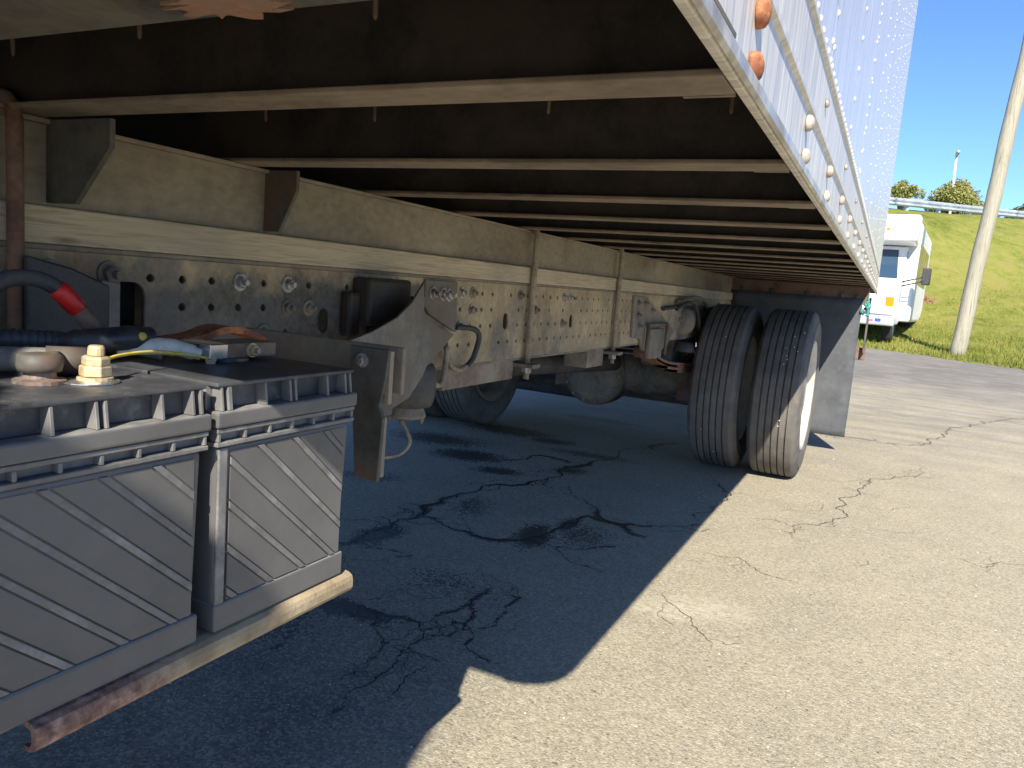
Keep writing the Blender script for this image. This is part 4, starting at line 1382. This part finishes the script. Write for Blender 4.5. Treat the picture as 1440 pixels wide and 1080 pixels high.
# rusty hold-down strap and clamp block lying on the lids
hd_pts = bez([(-.705, .500, .906), (-.715, .545, .9055), (-.72, .60, .9075), (-.72, .635, .911), (-.72, .668, .920), (-.72, .70, .918), (-.715, .728, .908), (-.712, .735, .900)])
hs = MB()
for p, q in zip(hd_pts, hd_pts[1:]):
    hs.faces([(p.x - .018, p.y, p.z - .0065), (p.x + .018, p.y, p.z - .0065), (q.x + .018, q.y, q.z - .0065), (q.x - .018, q.y, q.z - .0065),
              (p.x - .018, p.y, p.z + .0015), (p.x + .018, p.y, p.z + .0015), (q.x + .018, q.y, q.z + .0015), (q.x - .018, q.y, q.z + .0015)],
             [(0, 3, 2, 1), (4, 5, 6, 7), (1, 2, 6, 5), (3, 0, 4, 7)])
hs.box(-.738, -.702, .500, .5001, .9025, .9075)
tag(obj('hold_down_strap', hs, 'rust', None), 'bent rust brown steel strap lying over the rear of the batteries', 'strap')
cb = MB(); cb.box(-.645, -.603, .580, .652, .8985, .915)
t = thing('cable_clamp', 'square brown and silver metal clamp block on top of the sunlit battery', 'clamp', (-.62, .61, .897))
obj('block', cb, 'lead', t, bevel=.002)
obj('clamp_bolt', MB().hexbolt((-.6025, .612, .907), (1, 0, 0), .0065, .005, .008), 'brass', t)
obj('end_plate', MB().box(-.647, -.601, .554, .579, .8985, .9155), 'chrome', t, bevel=.0015)
obj('lug', MB().tube([(-.607, .562, .9), (-.602, .556, .898)], .0055, 8), 'brass', t)

# cables
t = thing('positive_cable', 'thick black battery cable with bright red rubber boot arching over the left battery', 'cable', (-.69, .45, .93))
obj('cable_jacket', MB().tube(bez([(-.78, .29, .90), (-.74, .345, .940), (-.70, .388, .961), (-.695, .408, .971), (-.692, .430, .972), (-.69, .447, .965), (-.69, .452, .961)]), .0078, 12), 'hose', t)
obj('boot', MB().tube([(-.69, .448, .9645), (-.689, .453, .9600), (-.688, .460, .952), (-.687, .467, .945), (-.6865, .469, .943)], [.0085, .0095, .0095, .009, .0075], 14), 'red', t)
obj('lug', MB().tube([(-.6865, .468, .944), (-.685, .478, .932), (-.684, .488, .920)], [.008, .0085, .011], 10), 'rust_brown', t)
tag(obj('red_cable', MB().tube(bez([(-.80, .29, .935), (-.76, .345, .953), (-.735, .375, .960), (-.74, .40, .950), (-.78, .43, .92)]), .0055, 10), 'red', None), 'red insulated cable running below the black cable at the left edge', 'cable')
cg = MB()
base = bez([(-.69, .33, .917), (-.685, .40, .917), (-.68, .446, .914)], 30)
rs = [.0098 if i % 4 < 2 else .0084 for i in range(len(base))]
cg.tube(base, rs, 12)
t = thing('loom_tube', 'dark corrugated cable loom with plastic plug above the left battery', 'cable loom', (-.68, .44, .90))
obj('conduit', cg, 'navy', t)
pg_ = MB().tube([(-.68, .440, .9145), (-.675, .449, .914), (-.67, .452, .914), (-.665, .458, .914), (-.655, .468, .917), (-.65, .50, .919), (-.648, .52, .919)], [.009, .009, .0125, .0125, .0115, .0125, .0105], 14)
obj('plug', pg_, 'navy', t)
obj('locking_tab', MB().lathe([(0, .0045), (.003, .004), (.0032, 0)], (-.640, .503, .921), (1, -.3, .3), 10), 'yellow', t)
t = thing('negative_cable', 'dusty grey battery cable clamped to the brown post of the left battery', 'cable', (-.62, .36, .90))
obj('cable_jacket', MB().tube(bez([(-.66, .27, .908), (-.635, .33, .909), (-.615, .375, .908), (-.60, .40, .907)]), .0105, 12), 'hose_grey', t)
ck = MB(); ck.tube([(-.607, .385, .9075), (-.59, .41, .907)], .0125, 12); ck.lathe([(0, .0155), (.004, .0165), (.013, .0155), (.014, .010)], (-.575, .360, .9045), (0, 0, 1), 24); ck.tube([(-.60, .392, .9085), (-.585, .376, .911), (-.575, .372, .911)], .0075, 10)
obj('cable_clamp', ck, 'gusset', t)
obj('loom_elbow', MB().tube(bez([(-.66, .50, .913), (-.655, .515, .910), (-.64, .53, .905)]), .011, 12), 'hose_grey', t)
t = thing('yellow_wire', 'thin yellow wire with pale sheath running from the brass nut to the clamp block', 'wire', (-.59, .48, .90))
obj('strand', MB().tube(bez([(-.562, .406, .911), (-.575, .43, .913), (-.59, .475, .9125), (-.60, .52, .907), (-.607, .558, .900)]), .0016, 8), 'yellow', t)
obj('sheath', MB().tube(bez([(-.66, .49, .908), (-.645, .51, .9105), (-.628, .532, .910), (-.612, .552, .9035)]), [.0085] * 8 + [.009] * 9 + [.008] * 5 + [.006] * 3, 12), 'sheath', t)

# seat the accessories on the lids
for o in set(bpy.data.objects) - AFTER:
    if o.parent is None or o.parent in (bt1, bt2):
        o.location += Vector((-.024, .016, -.0042))

# teal scrap tied at the flap's outer corner
tl = MB()
rt = random.Random(2)
for k in range(7):
    a0 = Vector((-.135 + rt.uniform(-.012, .01), YFL + .0 + rt.uniform(-.03, .0), 1.065 - .010 * k))
    tl.tube(bez([a0, a0 + Vector((rt.uniform(-.025, .025), rt.uniform(-.02, .01), -.02)), a0 + Vector((rt.uniform(-.02, .02), rt.uniform(-.02, .01), -.04))]), [.008 + rt.uniform(-.003, .005) for _ in range(17)], 8)
tl.tube([(-.135, YFL + .006, 1.10), (-.135, YFL - .01, 1.06)], .004, 6)
tag(obj('cloth_scrap', tl, 'teal', None), 'small teal cloth scrap knotted beside the top corner of the mud flap', 'cloth')

# ================================================================== POLE, GUARD RAIL, LAMP, TREES
def pix(px, py, d):
    """reference: real-world spot from the survey of the photograph (camera at origin, 1 m up)"""
pb_ = (1.345, 18.05)
zb = bank_at(*pb_)
pole = MB()
top = Vector((pb_[0] + .066 * 9.0, pb_[1] + .2, zb + 9.0))
bot = Vector((pb_[0], pb_[1], zb - .2))
npt = 24
pth = [bot.lerp(top, i / npt) + Vector((.010 * math.sin(i * .9), 0, 0)) for i in range(npt + 1)]
pole.tube(pth, [.150 - .032 * i / npt + .004 * math.sin(i * 2.3) for i in range(npt + 1)], 20)
P = thing('utility_pole', 'leaning weathered grey wooden utility pole standing in the grass', 'pole', (pb_[0], pb_[1], zb))
obj('shaft', pole, 'pole', P)
gr_ = MB().tube([p + Vector((-.03, -.135 + .03 * i / npt, 0)) for i, p in enumerate(pth)][1:], .006, 6)
obj('ground_wire', gr_, 'hose_grey', P)
obj('top_cap', MB().lathe([(0, .13), (.03, .11), (.05, .02)], top, (0, 0, 1), 16), 'galv', P)

GR = thing('guardrail', 'galvanised steel guardrail along the top of the grass bank', 'guardrail', (float(GA[0]), float(GA[1]), 4.8))
def wbeam(s0, s1):
    prof = [(-.155, 0), (-.135, .02), (-.10, .02), (-.07, -.06), (-.03, -.06), (0, .02), (.03, -.06), (.07, -.06), (.10, .02), (.135, .02), (.155, 0)]
    prof = [(-.155, .0), (-.14, .0), (-.105, -.075), (-.055, -.075), (-.015, .0), (.015, .0), (.055, -.075), (.105, -.075), (.14, .0), (.155, .0)]
    V, F = [], []
    for s in (s0, s1):
        for v, dn in prof:
            p = GA + gd * s + gn * dn
            V.append((p[0], p[1], 5.36 + .045 * s + v))
    n = len(prof)
    for dn in (.004,):
        for s in (s0, s1):
            for v, d2 in prof:
                p = GA + gd * s + gn * (d2 + dn)
                V.append((p[0], p[1], 5.36 + .045 * s + v))
    for i in range(n - 1):
        F.append((i, i + 1, n + i + 1, n + i))
        F.append((2 * n + i, 3 * n + i, 3 * n + i + 1, 2 * n + i + 1))
    F.append((0, n, 3 * n, 2 * n)); F.append((n - 1, 2 * n - 1 + 2 * n, 4 * n - 1, 2 * n - 1))
    return V, F
for k in range(-6, 10):
    V_, F_ = wbeam(k * 3.81, (k + 1) * 3.81 + .1)
    mb = MB(); mb.faces(V_, F_)
    obj('beam', mb, 'galv', GR)
for k in range(-12, 20):
    s = k * 1.905 + .9
    p = GA + gd * s
    z = 5.12 + .045 * s
    m = MB()
    q = p + gn * .11
    u = Vector((gd[0], gd[1], 0)); n = Vector((gn[0], gn[1], 0))
    c = Vector((q[0], q[1], z - .3))
    V_ = []
    for dz in (0, 1.0):
        for a, b in ((-.05, -.08), (.05, -.08), (.05, .08), (-.05, .08)):
            V_.append(c + u * a + n * b + Vector((0, 0, dz * .68)))
    m.faces(V_, [(0, 3, 2, 1), (4, 5, 6, 7), (0, 1, 5, 4), (1, 2, 6, 5), (2, 3, 7, 6), (3, 0, 4, 7)])
    obj('post', m, 'galv', GR)

def crown(name, centre, rad, n, leaf, mat, parent, blobs=22, seed=1):
    r = np.random.default_rng(seed)
    cs = [np.array(centre) + r.normal(0, 1, 3) * np.array(rad) * .36 for _ in range(blobs)]
    rs = [r.uniform(.3, .6) for _ in range(blobs)]
    V, F = [], []
    for i in range(n):
        b = r.integers(blobs)
        d = r.normal(0, 1, 3); d /= np.linalg.norm(d)
        p = cs[b] + d * np.array(rad) * rs[b] * r.uniform(.55, 1.08)
        s = leaf * r.uniform(.5, 1.3)
        u = r.normal(0, 1, 3); u /= np.linalg.norm(u)
        w = np.cross(u, r.normal(0, 1, 3)); w /= np.linalg.norm(w)
        k = len(V)
        V += [p - u * s, p + w * s * .5, p + u * s, p - w * s * .5]
        F.append((k, k + 1, k + 2, k + 3))
    o = mesh_obj(name, V, F, mat, None)
    o.parent = parent
    o.location = -Vector(parent.location)
    return o
def tree(x, y, zg, zc, rad, label, mat, seed, n=5200, leaf=.22):
    t = thing('tree', label, 'tree', (x, y, zg), 'trees beyond the guardrail')
    tk = MB().tube([(x, y, zg), (x + .1, y, zg + (zc - zg) * .5), (x, y, zc)], [.28, .2, .1], 10)
    for k in range(5):
        a = k * 1.3 + seed
        tk.tube([(x, y, zg + (zc - zg) * .55), (x + rad[0] * .35 * math.cos(a), y + rad[1] * .35 * math.sin(a), zc), (x + rad[0] * .6 * math.cos(a), y + rad[1] * .6 * math.sin(a), zc + rad[2] * .4)], [.13, .08, .03], 8)
    obj('trunk', tk, 'bark', t)
    crown('crown', (x, y, zc), rad, n, leaf, MAT[mat], t, seed=seed)
TREES = True
tree(-.22, 60, 5.6, 9.35, (.85, .9, .75), 'small olive green tree beyond the guardrail, close beside the truck body edge', 'leaf_olive', 3, 6000, .085)
tree(3.3, 61, 5.6, 9.15, (1.75, 1.7, 1.25), 'wide olive brown tree beyond the guardrail, behind the thin lamp post', 'leaf_olive', 5, 17000, .09)
tree(7.3, 62, 5.6, 8.1, (1.1, 1.0, 1.0), 'green tree at the right picture edge, beyond the utility pole', 'leaf_green', 8, 6000, .09)
bt = tree(5.2, 63, 5.6, 7.9, (1.2, 1.0, .75), 'low green bush beyond the guardrail, right of the utility pole', 'leaf_green', 9, 5000, .09)

LP = thing('street_lamp', 'thin white street lamp post standing beyond the guardrail', 'street lamp', (2.8, 60, 5.6))
obj('post', MB().tube([(2.86, 60, 5.6), (2.8, 60, 8.2), (2.69, 60, 11.75)], [.085, .075, .06], 12), 'white', LP)
obj('lamp_head', MB().tube([(2.69, 60, 11.7), (2.70, 59.9, 11.85), (2.72, 59.6, 11.92), (2.74, 59.2, 11.92)], [.06, .11, .13, .07], 12), 'galv', LP)

# ================================================================== SHUTTLE BUS
BX, BY = -.86, 19.3
BZ = bank_at(-.2, 19.6) + .02
B = thing('shuttle_bus', 'white shuttle bus with raised cap over its cab parked on the grass edge', 'bus', (BX, BY, BZ))
def bobj(name, mb, mat, parent=None, **k):
    if name not in ('wheel', 'rim', 'bumper', 'licence_plate', 'plate_print'):
        for v in mb.bm.verts:
            z = v.co.z
            if z > .62:
                v.co.z = .62 + (z - .62) * 1.22 if z < 2.0 else 2.3036 + (z - 2.0) * .95
    bmesh.ops.translate(mb.bm, verts=mb.bm.verts, vec=Vector((BX, BY, BZ)))
    return obj(name, mb, mat, parent or B, **k)
body = MB(); body.box(-1.2, 1.2, 1.62, 6.7, .50, 2.62)
bo = bobj('body', body, 'white', bevel=.09, seg=4)
capm = MB(); capm.extrude([(-1.17, 1.64, 2.02), (-1.17, 1.25, 2.00), (-1.17, .72, 2.06), (-1.17, .66, 2.16), (-1.17, .86, 2.58), (-1.17, 1.10, 2.74), (-1.17, 1.64, 2.76)], (2.34, 0, 0))
bobj('roof_cap', capm, 'white', bevel=.19, seg=3)
cabm = MB(); cabm.extrude([(-.97, .06, .52), (-.97, .0, .80), (-.97, .05, 1.02), (-.97, .22, 1.12), (-.97, .86, 1.27), (-.97, 1.30, 1.98), (-.97, 1.66, 2.03), (-.97, 1.66, .48), (-.97, 1.35, .42), (-.97, .12, .42)], (1.94, 0, 0))
cb_ = bobj('cab', cabm, 'white', bevel=.05, seg=3)
ws = MB(); d0 = Vector((0, -.018, .010))
ws.extrude([(-.86, .92 + d0.y, 1.34 + d0.z), (.86, .92 + d0.y, 1.34 + d0.z), (.78, 1.27 + d0.y, 1.90 + d0.z), (-.78, 1.27 + d0.y, 1.90 + d0.z)], (0, -.006, .004))
MAT['busglass'] = NT('blue_tinted_glass').set(color=rgb(.03, .06, .10), rough=.05, spec=.7).m
bobj('windscreen', ws, 'busglass')
wb = MB(); wb.box(-.72, -.1, .905, .915, 1.335, 1.36)
bobj('wiper', wb, 'hose')
for sx in (-1, 1):
    sw = MB(); sw.extrude([(sx * .972, 1.02, 1.30), (sx * .972, 1.58, 1.30), (sx * .972, 1.58, 1.90), (sx * .972, 1.36, 1.90)], (sx * .006, 0, 0))
    bobj('side_window', sw, 'glass')
    hl = MB(); hl.box(sx * .45, sx * .76, -.012, .04, .80, .98)
    bobj('headlight', hl, 'clear_lens', bevel=.012)
    am = MB(); am.box(sx * .765, sx * .935, -.010, .05, .80, .98)
    bobj('indicator_lamp', am, 'orange_lens', bevel=.012)
    for yy in (1.9, 2.75, 3.6, 4.45, 5.3):
        w = MB(); w.box(sx * 1.198, sx * 1.206, yy, yy + .72, 1.30, 2.12)
        bobj('side_window', w, 'glass', bo)
        mr = MB(); mr.box(sx * 1.36, sx * 1.54, .98, 1.09, 1.26, 1.58); 
    mo = bobj('wing_mirror', mr, 'hose', bevel=.025)
    ma = MB(); ma.tube([(sx * .96, 1.12, 1.30), (sx * 1.36, 1.05, 1.40)], .014, 8); ma.tube([(sx * .96, 1.14, 1.22), (sx * 1.36, 1.05, 1.32)], .014, 8)
    bobj('mirror_arm', ma, 'hose', mo)
    dl = MB(); dl.box(sx * .971, sx * .976, .98, .99, .55, 1.30); dl.box(sx * .971, sx * .976, 1.62, 1.63, .55, 1.9)
    bobj('door_seam', dl, 'hose')
    cl_ = MB(); cl_.lathe([(0, .05), (.02, .045), (.03, 0)], (sx * .55, .755, 2.34), (0, -.9, .43), 14)
    bobj('clearance_lamp', cl_, 'orange_lens')
    for yy, nm in ((.62, 'f'), (4.75, 'r')):
        wt = MB().lathe([(-.10, .20), (-.115, .26), (-.11, .34), (-.09, .375), (.09, .375), (.11, .34), (.115, .26), (.10, .20)], (sx * (.84 if nm == 'f' else 1.02), yy, .375), (1, 0, 0), 40, closed=True)
        wo = bobj('wheel', wt, 'bustyre')
        rm = MB().lathe([(-.02, .20), (.09 * sx, .205), (.095 * sx, .18), (.03 * sx, .15), (.06 * sx, .07), (.10 * sx, .06), (.105 * sx, 0)], (sx * (.84 if nm == 'f' else 1.02), yy, .375), (1, 0, 0), 28)
        bobj('rim', rm, 'chrome', wo)
gl = MB(); gl.box(-.42, .42, -.014, .03, .80, 1.0)
go = bobj('grille', gl, 'hose')
for k in range(4):
    s_ = MB(); s_.box(-.42, .42, -.022, -.0145, .815 + .047 * k, .832 + .047 * k)
    bobj('slat', s_, 'chrome', go)
bp_ = MB(); bp_.box(-1.0, 1.0, -.10, .10, .40, .63)
bobj('bumper', bp_, 'galv', bevel=.04, seg=3)
bp_ = MB(); bp_.box(-.95, .95, -.05, .02, .655, .77)
bobj('valance', bp_, 'white', bevel=.02)
lp = MB(); lp.box(.44, .75, -.112, -.1025, .47, .62)
lo_ = bobj('licence_plate', lp, 'plate_white')
lp = MB(); lp.box(.60, .73, -.1140, -.1125, .48, .56)
bobj('plate_print', lp, 'plate_blue', lo_)
lp = MB(); lp.box(.46, .57, -.1140, -.1125, .48, .53)
MAT['plate_red'] = NT('plate_red').set(color=rgb(.5, .12, .14), rough=.4).m
bobj('plate_print', lp, 'plate_red', lo_)
for z in (.4,):
    ar = MB()
    ar.lathe([(-.11, .46), (.0, .50), (.02, .46)], (1.2, 4.75, .40), (1, 0, 0), 30)
B.rotation_euler.z = math.radians(-4.6)

# brown dry clump on the bank behind the pole
dc = MB()
rd = random.Random(4)
cx_, cy_ = .98, 26.6
zc_ = bank_at(cx_, cy_)
for k in range(160):
    a = rd.uniform(0, 6.28); rr_ = rd.uniform(0, .28)
    x, y = cx_ + rr_ * math.cos(a), cy_ + rr_ * math.sin(a)
    z = bank_at(x, y)
    h = rd.uniform(.05, .22) * (1 - rr_ / .4)
    dx, dy = rd.uniform(-.1, .1), rd.uniform(-.1, .1)
    dc.faces([(x - .015, y, z - .02), (x + .015, y, z - .02), (x + dx, y + dy, z + h)], [(0, 1, 2)])
MAT['dry'] = weathered('dry_leaves', rgb(.20, .12, .06), rgb(.32, .20, .11), None, 8, 30, .9, 0, 0)
tag(obj('dry_shrub', dc, 'dry', None), 'small brown dried clump on the green bank between bus and pole', 'shrub')
